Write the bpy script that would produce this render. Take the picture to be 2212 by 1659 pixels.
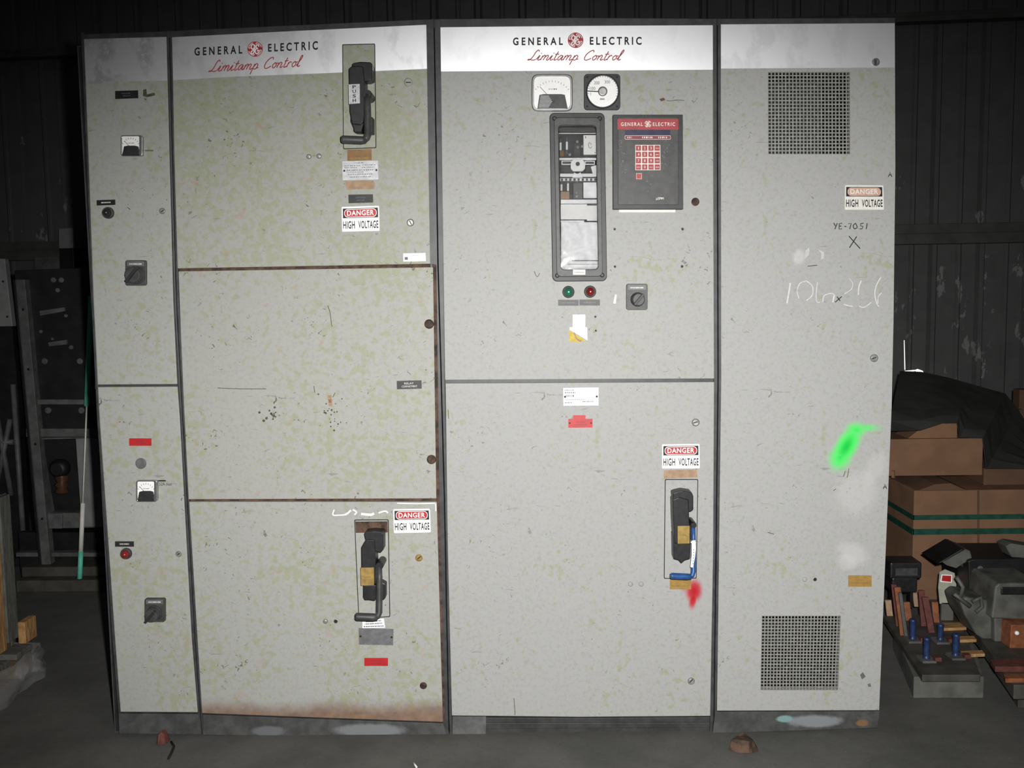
import bpy, bmesh, math, random
from mathutils import Vector, Matrix
random.seed(7)
S = bpy.context.scene
C = S.collection
for o in list(bpy.data.objects): bpy.data.objects.remove(o)

# ------------------------------------------------------------------ camera, light, exposure
W, H, FPX = 2212.0, 1659.0, 2150.0
CAM = Vector((1.3712, -3.1433, 1.4594))
yaw, pitch, roll = -0.0177, -0.0967, -0.0144
fwd = Vector((math.sin(yaw)*math.cos(pitch), math.cos(yaw)*math.cos(pitch), math.sin(pitch)))
r0 = Vector((math.cos(yaw), -math.sin(yaw), 0)); u0 = r0.cross(fwd)
rgt = math.cos(roll)*r0 + math.sin(roll)*u0
upv = -math.sin(roll)*r0 + math.cos(roll)*u0
cd = bpy.data.cameras.new('camera'); cam = bpy.data.objects.new('camera', cd); C.objects.link(cam)
cd.sensor_fit = 'HORIZONTAL'; cd.sensor_width = 36.0; cd.lens = 36.0*FPX/W
cd.clip_start = 0.05; cd.clip_end = 100
M4 = Matrix((rgt, upv, -fwd)).transposed().to_4x4(); M4.translation = CAM
cam.matrix_world = M4
S.camera = cam

wd = bpy.data.worlds.new('world'); S.world = wd; wd.use_nodes = True
wd.node_tree.nodes['Background'].inputs[0].default_value = (0.9, 0.95, 1.0, 1)
wd.node_tree.nodes['Background'].inputs[1].default_value = 0.018

# the camera's own flash, just above and beside the lens
fl = bpy.data.lights.new('camera_flash', 'SPOT'); flo = bpy.data.objects.new('camera_flash', fl); C.objects.link(flo)
fl.energy = 645; fl.spot_size = math.radians(82); fl.spot_blend = 1.0; fl.shadow_soft_size = 0.02
fl.color = (1.0, 0.99, 0.97)
FL = CAM + Vector((0.07, 0.05, 0.06)); flo.location = FL
def ray(px, py):
    return fwd + rgt*((px-W/2)/FPX) + upv*((H/2-py)/FPX)
def P(px, py, Y=0.0):                       # pixel ray -> vertical plane y = Y
    d = ray(px, py); t = (Y-CAM.y)/d.y
    return CAM + d*t
def G(px, py, z=0.0):                       # pixel ray -> horizontal plane
    d = ray(px, py); t = (z-CAM.z)/d.z
    return CAM + d*t
tgt = P(1240, 1075, 0)
flo.rotation_euler = (tgt-FL).to_track_quat('-Z', 'Y').to_euler()
flo.scale = (1.24, .86, 1)          # oblong reflector: wider than tall

S.view_settings.view_transform = 'Standard'; S.view_settings.look = 'None'
S.view_settings.exposure = 0.0; S.view_settings.gamma = 1.0
S.view_settings.use_curve_mapping = False

# ------------------------------------------------------------------ materials
def lin(v):
    v /= 255.0
    return v/12.92 if v <= 0.04045 else ((v+0.055)/1.055)**2.4
ALB = .74                              # paints are a little darker than the flash-lit photo shows them
def c(r, g, b): return (lin(r)*ALB, lin(g)*ALB, lin(b)*ALB, 1)
def cw(r, g, b): return (lin(r), lin(g), lin(b), 1)
class NT:
    def __init__(s, name):
        s.m = bpy.data.materials.new(name); s.m.use_nodes = True
        s.t = s.m.node_tree; s.n = s.t.nodes; s.b = s.n['Principled BSDF']
        s.co = s.n.new('ShaderNodeTexCoord').outputs['Object']
    def link(s, a, b): s.t.links.new(a, b)
    def val(s, sock, v):
        if hasattr(v, 'links'): s.link(v, sock)
        else: sock.default_value = v
    def noise(s, scale, detail=3, rough=.5, vec=None, stretch=None, dist=0):
        n = s.n.new('ShaderNodeTexNoise'); n.inputs['Scale'].default_value = scale
        n.inputs['Detail'].default_value = detail; n.inputs['Roughness'].default_value = rough
        n.inputs['Distortion'].default_value = dist
        v = vec or s.co
        if stretch:
            mp = s.n.new('ShaderNodeMapping'); mp.inputs['Scale'].default_value = stretch
            s.link(v, mp.inputs['Vector']); v = mp.outputs[0]
        s.link(v, n.inputs['Vector']); return n.outputs[0]
    def ramp(s, f, a, b):               # smooth step a..b
        m = s.n.new('ShaderNodeMapRange'); m.interpolation_type = 'SMOOTHSTEP'
        s.val(m.inputs[0], f); m.inputs[1].default_value = a; m.inputs[2].default_value = b
        return m.outputs[0]
    def math(s, op, a, b=0.0):
        m = s.n.new('ShaderNodeMath'); m.operation = op; m.use_clamp = False
        s.val(m.inputs[0], a); s.val(m.inputs[1], b); return m.outputs[0]
    def mix(s, f, a, b):
        m = s.n.new('ShaderNodeMix'); m.data_type = 'RGBA'
        s.val(m.inputs[0], f); s.val(m.inputs[6], a); s.val(m.inputs[7], b); return m.outputs[2]
    def sep(s):
        m = s.n.new('ShaderNodeSeparateXYZ'); s.link(s.co, m.inputs[0]); return m.outputs
    def blob(s, cx, cz, rx, rz, ang, soft=1.0):   # soft elliptical spray patch, 1 in the middle
        mp = s.n.new('ShaderNodeMapping'); mp.vector_type = 'TEXTURE'
        mp.inputs['Location'].default_value = (cx, 0, cz); mp.inputs['Rotation'].default_value = (0, ang, 0)
        mp.inputs['Scale'].default_value = (rx, 100, rz); s.link(s.co, mp.inputs[0])
        g = s.n.new('ShaderNodeTexGradient'); g.gradient_type = 'SPHERICAL'; s.link(mp.outputs[0], g.inputs[0])
        return g.outputs[1]
    def bump(s, h, strength, dist=.002):
        b = s.n.new('ShaderNodeBump'); b.inputs['Strength'].default_value = strength; b.inputs['Distance'].default_value = dist
        s.link(h, b.inputs['Height']); s.link(b.outputs[0], s.b.inputs['Normal'])
    def done(s, col, rough=.5, metal=0.0, spec=.5):
        s.val(s.b.inputs['Base Color'], col); s.val(s.b.inputs['Roughness'], rough)
        s.b.inputs['Metallic'].default_value = metal; s.b.inputs['Specular IOR Level'].default_value = spec
        return s.m
def mul(col, k): return tuple(min(1, x*k) for x in col[:3])+(1,)
def simple(name, col, rough=.55, metal=0, var=.2, scale=25, bump=0, spec=.4):
    n = NT(name); f = n.noise(scale, 4)
    k = n.ramp(f, .3, .7)
    if bump: n.bump(f, bump)
    return n.done(n.mix(k, mul(col, 1-var), mul(col, 1+var)), rough, metal, spec)

def panel_mat(name, green, rust=None, pits=.5, sprays=(), chalk=()):
    """old light grey enamel: yellow-green blotches, dark nicks, optional rust creeping up from the bottom edge"""
    n = NT(name)
    grey, olive = c(181, 181, 179), c(171, 174, 152)
    k_ = green*.35; grey = tuple(a*(1-k_)+o*k_ for a, o in zip(grey, olive))
    big = n.noise(3.6, 3, .6); mid = n.noise(42, 2, .5)
    f = n.math('ADD', n.math('MULTIPLY', big, .42), n.math('MULTIPLY', mid, .58))
    col = n.mix(n.ramp(f, .585-green*.17, .66-green*.13), grey, olive)
    pink = n.noise(13, 2, .5, stretch=(1, 1, 1.3)); 
    col = n.mix(n.math('MULTIPLY', n.ramp(pink, .665, .70), .45*min(1, green+.1)), col, c(188, 150, 132))
    fine = n.noise(90, 3, .7)
    col = n.mix(n.math('MULTIPLY', n.ramp(fine, .45, .75), .22), col, c(120, 120, 112))
    # nicks and scuffs, clustered
    clus = n.ramp(n.noise(5.5, 2), .42, .66)
    nick = n.ramp(n.noise(62, 1.5, .5, dist=1.2), .70-.02*pits, .735-.02*pits)
    col = n.mix(n.math('MULTIPLY', n.math('MULTIPLY', nick, clus), .75*min(1, pits+.35)), col, c(74, 70, 52))
    scr = n.ramp(n.noise(20, 2, .4, stretch=(.5, 1, 3.2), dist=1.5), .735, .76)
    col = n.mix(n.math('MULTIPLY', scr, .35), col, c(96, 94, 84))
    if rust:
        z = n.sep()[2]; z0, h = rust
        edge = n.ramp(n.math('SUBTRACT', z, n.math('MULTIPLY', n.noise(9, 4, .6), h)), z0+.035, z0-.035)
        col = n.mix(n.math('MULTIPLY', edge, .85), col, n.mix(n.noise(40, 3), c(92, 62, 44), c(165, 128, 104)))
    for (pts, cc, dark) in sprays:
        m = 0.0; w = n.math('MULTIPLY', n.math('SUBTRACT', n.noise(45, 3), .5), .22)
        for (cx, cz, rx, rz, an, *amp) in pts:
            m = n.math('MAXIMUM', m, n.math('MULTIPLY', n.blob(cx, cz, rx, rz, an), amp[0] if amp else 1.0))
        m1 = n.ramp(n.math('ADD', m, n.math('MULTIPLY', w, .5)), .0, .62); m2 = n.ramp(m, .5, .95)
        col = n.mix(m1, col, n.mix(m2, cc, dark))
    for (cx, cz, rx, rz, an, amt) in chalk:
        m = n.ramp(n.math('MULTIPLY', n.blob(cx, cz, rx, rz, an), n.math('ADD', .4, n.noise(60, 4, .7))), .1, .6)
        col = n.mix(n.math('MULTIPLY', m, amt), col, c(215, 215, 213))
    n.bump(n.noise(120, 2), .05, .001)
    return n.done(col, .58, 0, .2)

def band_mat(name, scuff=.4):
    n = NT(name)
    s1 = n.ramp(n.noise(14, 4, .6, stretch=(1, 1, .6)), .48, .62); s2 = n.ramp(n.noise(70, 3, .7), .52, .7)
    col = n.mix(n.math('MULTIPLY', s1, scuff), cw(240, 240, 242), cw(190, 190, 192))
    col = n.mix(n.math('MULTIPLY', s2, scuff*.5), col, cw(248, 248, 249))
    m = n.ramp(n.noise(5, 3), .3, .7)
    r = n.math('ADD', .47, n.math('MULTIPLY', s1, .08*scuff))
    return n.done(col, r, .9, .6)

def wood_mat(name, a, b):
    n = NT(name); f = n.noise(14, 5, .6, stretch=(1, 8, 1), dist=.6)
    return n.done(n.mix(n.ramp(f, .35, .65), a, b), .7, 0, .2)

MT = dict(
    frame=simple('dark_frame_paint', c(68, 69, 70), .45, 0, .25, 30),
    frame_dark=simple('black_interior', c(34, 34, 33), .7, 0, .2, 20),
    shell=simple('enclosure_steel', c(70, 71, 72), .6),
    rust=None, black=simple('black_bakelite', c(38, 38, 40), .42, 0, .25, 60),
    blackp=simple('black_plastic', c(46, 46, 48), .5, 0, .2, 40),
    dusty=simple('dusty_black_plastic', c(70, 70, 70), .5, 0, .22, 55),
    grey=simple('grey_plastic', c(112, 112, 112), .5, 0, .15, 40),
    white=simple('white_enamel', cw(236, 236, 234), .45, 0, .03, 40),
    offwhite=simple('off_white_paper', cw(214, 212, 204), .6, 0, .06, 50),
    ink=simple('black_ink', c(24, 24, 26), .6, 0, .1, 50),
    inkgrey=simple('grey_print', c(104, 104, 108), .6, 0, .1, 50),
    red=simple('red_enamel', c(196, 40, 44), .45, 0, .1, 40),
    logored=simple('logo_red', c(190, 52, 62), .5, 0, .14, 90),
    scriptred=simple('script_red', c(178, 62, 62), .5, 0, .14, 90),
    padred=simple('keypad_red', c(176, 58, 62), .5, 0, .12, 60),
    maroon=simple('maroon_stripe', c(140, 52, 62), .5, 0, .15, 60),
    fadedred=simple('faded_pink', c(216, 176, 156), .6, 0, .1, 60),
    blackred=simple('oxblood_lens', c(132, 36, 36), .25, 0, .2, 60),
    green=simple('green_lens', c(40, 120, 92), .25, 0, .2, 60),
    darklens=simple('smoked_lens', c(44, 46, 44), .25, 0, .2, 60),
    chrome=simple('chrome', cw(170, 170, 170), .28, .8, .1, 60),
    steel=simple('zinc_steel', cw(150, 150, 146), .4, .5, .2, 60),
    silver=simple('silver_plate', cw(186, 186, 189), .45, .12, .12, 70),
    dull=simple('dull_aluminium', c(128, 128, 130), .5, .3, .15, 70),
    brass=simple('brass_plate', c(176, 146, 84), .45, .3, .2, 60),
    tan=simple('tan_glue_residue', c(176, 146, 118), .7, 0, .15, 60),
    gold=simple('ochre_label', c(168, 132, 66), .55, 0, .12, 50),
    ochre=simple('brown_label', c(146, 110, 66), .6, 0, .15, 50),
    insul=simple('dark_blue_insulator', c(42, 60, 100), .4, 0, .2, 60),
    blue=simple('blue_plastic', c(44, 88, 150), .4, 0, .2, 60),
    navy=simple('display_navy', c(50, 52, 82), .3, 0, .2, 60),
    yellow=simple('yellow_sticker', c(206, 182, 70), .6, 0, .15, 60),
    relaymetal=simple('bright_relay_metal', cw(240, 240, 242), .42, .75, .08, 60),
    greyscreen=simple('grey_window', cw(176, 176, 176), .4, 0, .06, 60),
    stain=simple('dark_green_stain', c(84, 82, 58), .7, 0, .35, 60),
    chalk=simple('chalk_white', c(226, 226, 224), .8, 0, .1, 120),
    chalkdim=simple('faint_chalk', c(204, 204, 203), .8, 0, .08, 120),
    card=simple('cardboard', c(142, 106, 80), .8, 0, .12, 9),
    carddark=simple('brown_cardboard', c(108, 80, 60), .8, 0, .12, 9),
    strap=simple('green_strap', c(38, 84, 70), .4, 0, .2, 30),
    tarp=simple('black_sheet', c(62, 62, 60), .55, 0, .2, 6),
    wood=wood_mat('raw_pine', cw(176, 138, 92), cw(132, 96, 60)),
    woodd=wood_mat('weathered_wood', cw(104, 90, 70), cw(70, 60, 48)),
    greywood=wood_mat('grey_board', cw(100, 100, 94), cw(76, 76, 72)),
    rackblack=simple('black_panel_steel', c(26, 26, 27), .5, 0, .35, 14),
    rackgrey=simple('grey_rack_steel', c(96, 96, 96), .55, 0, .25, 18),
    racklight=simple('pale_grey_steel', c(136, 136, 136), .55, 0, .1, 18),
    porc=simple('brown_porcelain', c(84, 58, 42), .3, 0, .2, 30),
    teal=simple('teal_paint', cw(96, 190, 164), .5, 0, .1, 40),
    copper=simple('copper_bar', c(150, 92, 62), .5, .1, .25, 40),
    oxide=simple('red_brown_oxide', c(104, 58, 52), .6, 0, .25, 40),
    machine=simple('grey_machine_casting', c(92, 92, 87), .55, 0, .35, 16),
    skid=simple('dark_skid_board', c(74, 72, 66), .65, 0, .3, 12),
    slab=simple('grey_block', c(98, 98, 92), .8, 0, .25, 14),
    tag=simple('pale_green_card', c(176, 178, 160), .7, 0, .1, 30),
)
def rust_mat():
    n = NT('rusty_steel'); f = n.noise(30, 5, .65)
    return n.done(n.mix(n.ramp(f, .35, .65), c(58, 48, 40), c(108, 84, 70)), .75, 0, .2)
MT['rust'] = rust_mat()
def base_mat(name, patches, col=c(84, 84, 84)):
    n = NT(name); f = n.noise(18, 5, .65)
    k = n.mix(n.ramp(f, .35, .7), mul(col, .72), mul(col, 1.25))
    for (cx, cz, rx, rz, cc) in patches:
        m = n.ramp(n.math('MULTIPLY', n.blob(cx, cz, rx, rz, 0), n.math('ADD', .55, n.noise(26, 5, .75))), .30, .62)
        k = n.mix(m, k, cc)
    return n.done(k, .6, .1, .3)
def film_mat():
    n = NT('clear_stretch_film'); f = n.noise(9, 3, .5, dist=1.0); n.bump(f, .4, .01)
    n.val(n.b.inputs['Alpha'], n.math('ADD', .12, n.math('MULTIPLY', n.ramp(f, .45, .7), .15)))
    return n.done((.6, .6, .6, 1), .2, 0, .6)
MT['film'] = film_mat()
def glass_mat():
    n = NT('relay_window_glass'); b = n.b
    b.inputs['Transmission Weight'].default_value = 1.0; b.inputs['IOR'].default_value = 1.45
    f = n.noise(60, 3); 
    return n.done((.97, .97, .97, 1), n.math('MULTIPLY', f, .12), 0, .5)
MT['glass'] = glass_mat()
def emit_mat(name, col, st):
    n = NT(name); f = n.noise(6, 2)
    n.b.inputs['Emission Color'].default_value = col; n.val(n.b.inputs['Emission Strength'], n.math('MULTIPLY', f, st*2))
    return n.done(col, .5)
MT['leak_glow'] = emit_mat('daylight', (1, 1, .85, 1), 1.6)  # self-glowing colour standing in for outdoor light at the wall gaps

# ------------------------------------------------------------------ mesh builder
class MB:
    def __init__(s): s.v = []; s.f = []; s.mi = []; s.mats = []; s.sm = []
    def mid(s, m):
        if isinstance(m, str): m = MT[m]
        if m not in s.mats: s.mats.append(m)
        return s.mats.index(m)
    def add(s, vs, fs, m, smooth=False):
        o = len(s.v); k = s.mid(m); s.v += [Vector(v) for v in vs]
        for f in fs: s.f.append([i+o for i in f]); s.mi.append(k); s.sm.append(smooth)
    def loop(s, pts, vec, m, cap=True, smooth=False):       # extrude closed 3D outline by vec
        n = len(pts); a = [Vector(p) for p in pts]; b = [p+Vector(vec) for p in a]
        fs = [[i, (i+1) % n, n+(i+1) % n, n+i] for i in range(n)]
        s.add(a+b, fs, m, smooth)
        if cap: s.add(a, [list(range(n))], m); s.add(b, [list(range(n))[::-1]], m)
    def xz(s, pts, yf, yb, m, smooth=False):                # pts (x,z)
        s.loop([(x, yf, z) for x, z in pts], (0, yb-yf, 0), m, True, smooth)
    def px(s, pts, yf, yb, m):                              # outline given where it is seen; real depth yf..yb
        s.loop([P(x, y, yf) for x, y in pts], (0, yb-yf, 0), m)
    def rect(s, x0, y0, x1, y1, yf, yb, m): s.px([(x0, y0), (x1, y0), (x1, y1), (x0, y1)], yf, yb, m)
    def ring(s, out, inn, yf, yb, m):                       # out, inn: equal length px outlines
        n = len(out); a = [P(x, y, yf) for x, y in out]; b = [P(x, y, yf) for x, y in inn]; d = Vector((0, yb-yf, 0))
        v = a+b+[p+d for p in a]+[p+d for p in b]; fs = []
        for i in range(n):
            j = (i+1) % n
            fs += [[i, j, n+j, n+i], [n+i, n+j, 3*n+j, 3*n+i], [i, 2*n+i, 2*n+j, j], [2*n+i, 3*n+i, 3*n+j, 2*n+j]]
        s.add(v, fs, m)
    def lathe(s, ctr, prof, m, seg=28, axis=(0, -1, 0), smooth=True):   # prof: (radius, height along axis)
        ax = Vector(axis).normalized(); t = Vector((1, 0, 0)) if abs(ax.x) < .9 else Vector((0, 0, 1))
        e1 = (t-ax*t.dot(ax)).normalized(); e2 = ax.cross(e1); ctr = Vector(ctr); v = []; fs = []
        for r, h in prof:
            for k in range(seg):
                a = 2*math.pi*k/seg; v.append(ctr+ax*h+(e1*math.cos(a)+e2*math.sin(a))*max(r, 1e-5))
        for i in range(len(prof)-1):
            for k in range(seg):
                k2 = (k+1) % seg; fs.append([i*seg+k, i*seg+k2, (i+1)*seg+k2, (i+1)*seg+k])
        s.add(v, fs, m, smooth); n = len(prof)
        s.add(v[(n-1)*seg:], [list(range(seg))], m); s.add(v[:seg], [list(range(seg))[::-1]], m)
    def box(s, x0, x1, y0, y1, z0, z1, m, rot=0, piv=None, tilt=None):
        vs = [Vector((x, y, z)) for x in (x0, x1) for y in (y0, y1) for z in (z0, z1)]
        p = Vector(piv) if piv else Vector(((x0+x1)/2, (y0+y1)/2, z0))
        if tilt: R = tilt
        else: R = Matrix.Rotation(rot, 3, 'Z')
        vs = [p+R@(v-p) for v in vs]
        s.add(vs, [[0, 1, 3, 2], [4, 6, 7, 5], [0, 4, 5, 1], [2, 3, 7, 6], [0, 2, 6, 4], [1, 5, 7, 3]], m)
    def tube(s, path, r, m, seg=10, cap=True):
        path = [Vector(p) for p in path]; n = len(path); v = []; fs = []; prev = None
        for i, p in enumerate(path):
            d = (path[min(i+1, n-1)]-path[max(i-1, 0)]).normalized()
            if prev is None: prev = d.orthogonal().normalized()
            e1 = (prev-d*prev.dot(d)).normalized(); e2 = d.cross(e1); prev = e1
            rr = r[i] if isinstance(r, (list, tuple)) else r
            for k in range(seg):
                a = 2*math.pi*k/seg; v.append(p+(e1*math.cos(a)+e2*math.sin(a))*rr)
        for i in range(n-1):
            for k in range(seg):
                k2 = (k+1) % seg; fs.append([i*seg+k, i*seg+k2, (i+1)*seg+k2, (i+1)*seg+k])
        s.add(v, fs, m, True)
        if cap: s.add(v[:seg], [list(range(seg))[::-1]], m); s.add(v[(n-1)*seg:], [list(range(seg))], m)
    def build(s, name, parent=None, bevel=0, label=None):
        root = parent
        while root is not None and root.parent is not None: root = root.parent
        off = root.location.copy() if root is not None else Vector((0, 0, 0))
        me = bpy.data.meshes.new(name)
        me.from_pydata([v-off for v in s.v], [], s.f)
        for m in s.mats: me.materials.append(m)
        for p, k, q in zip(me.polygons, s.mi, s.sm): p.material_index = k; p.use_smooth = q
        bm = bmesh.new(); bm.from_mesh(me); bmesh.ops.remove_doubles(bm, verts=bm.verts, dist=1e-6)
        bmesh.ops.recalc_face_normals(bm, faces=bm.faces); bm.to_mesh(me); bm.free()
        o = bpy.data.objects.new(name, me); C.objects.link(o)
        if parent is not None: o.parent = parent
        if bevel:
            b = o.modifiers.new('bevel', 'BEVEL'); b.width = bevel; b.segments = 2; b.limit_method = 'ANGLE'; b.angle_limit = .7
        if label: o['label'] = label
        return o

def thing(name, label, cat, loc, group=None):
    o = bpy.data.objects.new(name, None); C.objects.link(o); o.location = loc; o.empty_display_size = .1
    o['label'] = label; o['category'] = cat
    if group: o['group'] = group
    return o
def tag(o, label, cat, group=None):
    o['label'] = label; o['category'] = cat
    if group: o['group'] = group
    return o

# ------------------------------------------------------------------ lettering
_tc = {}
def text_geo(s, bold=0.0, space=1.0):
    k = (s, bold, space)
    if k not in _tc:
        cu = bpy.data.curves.new('lettering', 'FONT'); cu.body = s; cu.offset = bold; cu.space_character = space
        cu.resolution_u = 3
        o = bpy.data.objects.new('lettering', cu); C.objects.link(o)
        dg = bpy.context.evaluated_depsgraph_get(); me = bpy.data.meshes.new_from_object(o.evaluated_get(dg))
        vs = [(v.co.x, v.co.y) for v in me.vertices]; fs = [list(p.vertices) for p in me.polygons]
        bpy.data.objects.remove(o); bpy.data.curves.remove(cu); bpy.data.meshes.remove(me)
        xs = [v[0] for v in vs]; ys = [v[1] for v in vs]
        x0, x1, y0, y1 = min(xs), max(xs), min(ys), max(ys)
        _tc[k] = ([((x-x0)/(x1-x0+1e-9), (y-y0)/(y1-y0+1e-9)) for x, y in vs], fs)
    return _tc[k]
class Quad:
    """four seen corners (tl, tr, br, bl) on the plane y=-d"""
    def __init__(s, *q):
        if len(q) == 1 and len(q[0]) == 4 and not hasattr(q[0][0], '__len__'):
            x0, y0, x1, y1 = q[0]; q = ((x0, y0), (x1, y0), (x1, y1), (x0, y1))
        s.q = q
    def __call__(s, u, v):             # u right, v up -> pixel
        tl, tr, br, bl = s.q
        f = lambda i: (bl[i]*(1-u)+br[i]*u)*(1-v)+(tl[i]*(1-u)+tr[i]*u)*v
        return (f(0), f(1))
    def pts(s, l): return [s(u, v) for u, v in l]
    def rect(s, mb, u0, v0, u1, v1, d, m, back=0.0005):
        mb.px(s.pts([(u0, v1), (u1, v1), (u1, v0), (u0, v0)]), -d, back, m)
    def rrect(s, mb, u0, v0, u1, v1, d, m, r=.2, asp=1.0, back=0.0005, n=5):
        mb.px(s.pts(rr(u0, v0, u1, v1, r, asp, n)), -d, back, m)
    def text(s, mb, t, u0, v0, u1, v1, d, m, bold=0.0, space=1.0):
        vs, fs = text_geo(t, bold, space)
        mb.add([P(*s(u0+(u1-u0)*x, v0+(v1-v0)*y), -d) for x, y in vs], fs, m)
    def stroke(s, mb, pts, w, d, m, smooth=True):
        mb_stroke(mb, [s(u, v) for u, v in pts], w, d, m, smooth)
    def dashes(s, mb, u0, v0, u1, v1, d, m, seed=0):    # print too small and worn to read
        rnd = random.Random(seed); u = u0
        while u < u1:
            w = rnd.uniform(.02, .06)*max(.6, (u1-u0)); s.rect(mb, u, v0, min(u+w, u1), v1, d, m, back=-d+.0002); u += w+rnd.uniform(.012, .03)
def rr(u0, v0, u1, v1, r, asp=1.0, n=5):
    """rounded rectangle outline; r in u units, asp = width/height of the quad"""
    ry = r*asp; o = []
    for cx, cy, a0 in ((u1-r, v1-ry, 0), (u0+r, v1-ry, 90), (u0+r, v0+ry, 180), (u1-r, v0+ry, 270)):
        for k in range(n+1):
            a = math.radians(a0+90*k/n); o.append((cx+r*math.cos(a), cy+ry*math.sin(a)))
    return o
def catmull(pts, n=6):
    if len(pts) < 3: return pts
    q = [pts[0]]+list(pts)+[pts[-1]]; o = []
    for i in range(1, len(q)-2):
        p0, p1, p2, p3 = q[i-1:i+3]
        for k in range(n):
            t = k/n
            o.append(tuple(.5*(2*b+(-a+cc)*t+(2*a-5*b+4*cc-dd)*t*t+(-a+3*b-3*cc+dd)*t**3) for a, b, cc, dd in zip(p0, p1, p2, p3)))
    o.append(tuple(pts[-1])); return o
def mb_stroke(mb, pts, w, d, m, smooth=True):           # ribbon of pixel width w along pixel polyline
    if smooth: pts = catmull(pts)
    mb.layer = getattr(mb, 'layer', 0)+1; d += mb.layer*2.5e-5      # overlapping strokes lie one on another
    L = []; R = []; n = len(pts)
    for i, p in enumerate(pts):
        a = pts[max(i-1, 0)]; b = pts[min(i+1, n-1)]; dx, dy = b[0]-a[0], b[1]-a[1]; l = math.hypot(dx, dy) or 1
        nx, ny = -dy/l*w/2, dx/l*w/2; e = -d-i*3e-6; L.append(P(p[0]+nx, p[1]+ny, e)); R.append(P(p[0]-nx, p[1]-ny, e))
    mb.add(L+R, [[i, i+1, n+i+1, n+i] for i in range(n-1)], m)

CUR = {
 'L': (1.15, [[(1.05, 1.75), (.85, 2.1), (.6, 1.7), (.45, .7), (.2, .1), (-.1, .05), (.1, .18), (.6, 0), (1.0, .12)]]),
 'i': (.55, [[(-.1, .1), (.22, 1.0), (.15, .2), (.3, 0), (.55, .25)], [(.27, 1.38), (.31, 1.52)]]),
 'm': (1.2, [[(0, 0), (.1, .95)], [(.06, .5), (.3, 1), (.47, .85), (.4, 0)], [(.44, .5), (.7, 1), (.9, .85), (.84, .15), (.98, 0), (1.2, .25)]]),
 't': (.55, [[(.3, 1.8), (.15, .25), (.28, 0), (.52, .25)], [(0, 1.2), (.55, 1.25)]]),
 'a': (.9, [[(.62, .85), (.38, 1), (.1, .6), (.12, .12), (.35, .08), (.66, .9), (.6, .2), (.7, 0), (.92, .25)]]),
 'p': (.9, [[(.18, 1), (.0, -.95)], [(.12, .4), (.4, 1), (.66, .8), (.6, .2), (.35, 0), (.12, .2)], [(.6, .2), (.9, .25)]]),
 ' ': (.7, []),
 'C': (1.15, [[(1.05, 1.6), (.95, 2.0), (.55, 1.85), (.15, 1.1), (.15, .25), (.5, 0), (1.05, .4)]]),
 'o': (.8, [[(.38, 1), (.1, .55), (.3, 0), (.62, .45), (.42, 1), (.55, .85), (.82, .9)]]),
 'n': (.85, [[(.02, 0), (.12, .95)], [(.07, .5), (.34, 1), (.55, .85), (.48, .15), (.6, 0), (.84, .25)]]),
 'r': (.62, [[(.02, 0), (.14, .92)], [(.09, .55), (.32, 1), (.55, .82)]]),
 'l': (.5, [[(-.05, .15), (.42, 1.6), (.38, 2.1), (.22, 1.7), (.14, .3), (.26, 0), (.5, .22)]]),
}
def cursive(mb, s, q, w, d, m, shear=.3):
    tot = sum(CUR[ch][0] for ch in s); x = 0
    for ch in s:
        wd_, st = CUR[ch]
        for pl in st:
            q.stroke(mb, [((x+a+b*shear)/(tot+.6), (b+.95)/3.05) for a, b in pl], w, d, m)
        x += wd_
def monogram(mb, cx, cy, r, d, red, wht):
    """round red emblem with white looped script and curled rim"""
    n = 40; mb.px([(cx+r*math.cos(2*math.pi*k/n), cy+r*math.sin(2*math.pi*k/n)) for k in range(n)], -d, .0005, red)
    T = lambda l: [(cx+a*r, cy-b*r) for a, b in l]; w = r*.15; e = d+.0004
    for k in range(4):
        a0 = math.radians(90*k+18); a1 = math.radians(90*k+78)
        arc = [((.86)*math.cos(a0+(a1-a0)*t/6), (.86)*math.sin(a0+(a1-a0)*t/6)) for t in range(7)]
        mb_stroke(mb, T(arc), w*.55, e, wht)
        aa = a1+.16; mb_stroke(mb, T([arc[-1], (.72*math.cos(aa-.1), .72*math.sin(aa-.1)), (.7*math.cos(aa-.25), .7*math.sin(aa-.25))]), w*.55, e, wht)
    mb_stroke(mb, T([(-.08, .38), (-.22, .6), (-.46, .5), (-.5, .15), (-.3, .0), (-.1, .22), (-.02, .55), (-.08, .0), (-.2, -.5), (-.42, -.62), (-.52, -.4), (-.3, -.18), (.0, -.05)]), w, e, wht)
    mb_stroke(mb, T([(.5, .3), (.42, .55), (.2, .5), (.14, .2), (.34, .08), (.12, .0), (.0, -.3), (.14, -.58), (.42, -.52), (.55, -.25), (.36, -.16), (.3, -.34)]), w, e, wht)

# ------------------------------------------------------------------ setting
def yw(x): return 3.85-.085*(x-1.4)            # rear wall stands slightly askew
def PW(px, py, off=0.0):
    d = ray(px, py); k = .085; t = (3.85-off+k*1.4-k*CAM.x-CAM.y)/(d.y+k*d.x); return CAM+d*t
def wall_mat():
    n = NT('dark_painted_sheeting')
    f = n.noise(5, 5, .65, stretch=(1.6, 1, .7)); z = n.sep()[2]
    peel = n.ramp(n.math('SUBTRACT', f, n.math('MULTIPLY', n.math('ABSOLUTE', n.math('SUBTRACT', z, 1.3)), .075)), .575, .605)
    col = n.mix(n.noise(9, 4), cw(70, 70, 70), cw(92, 92, 92))
    col = n.mix(n.math('MULTIPLY', peel, .8), col, cw(132, 132, 132))
    return n.done(col, .6, 0, .3)
m = MB(); prof = []; x = -5.0
while x < 8.0:
    for dx, dy in ((0, 0), (.10, 0), (.112, -.012), (.128, -.012), (.14, 0), (.228, 0), (.245, -.032), (.272, -.032), (.289, 0)): prof.append((x+dx, dy))
    x += .3048
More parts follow.
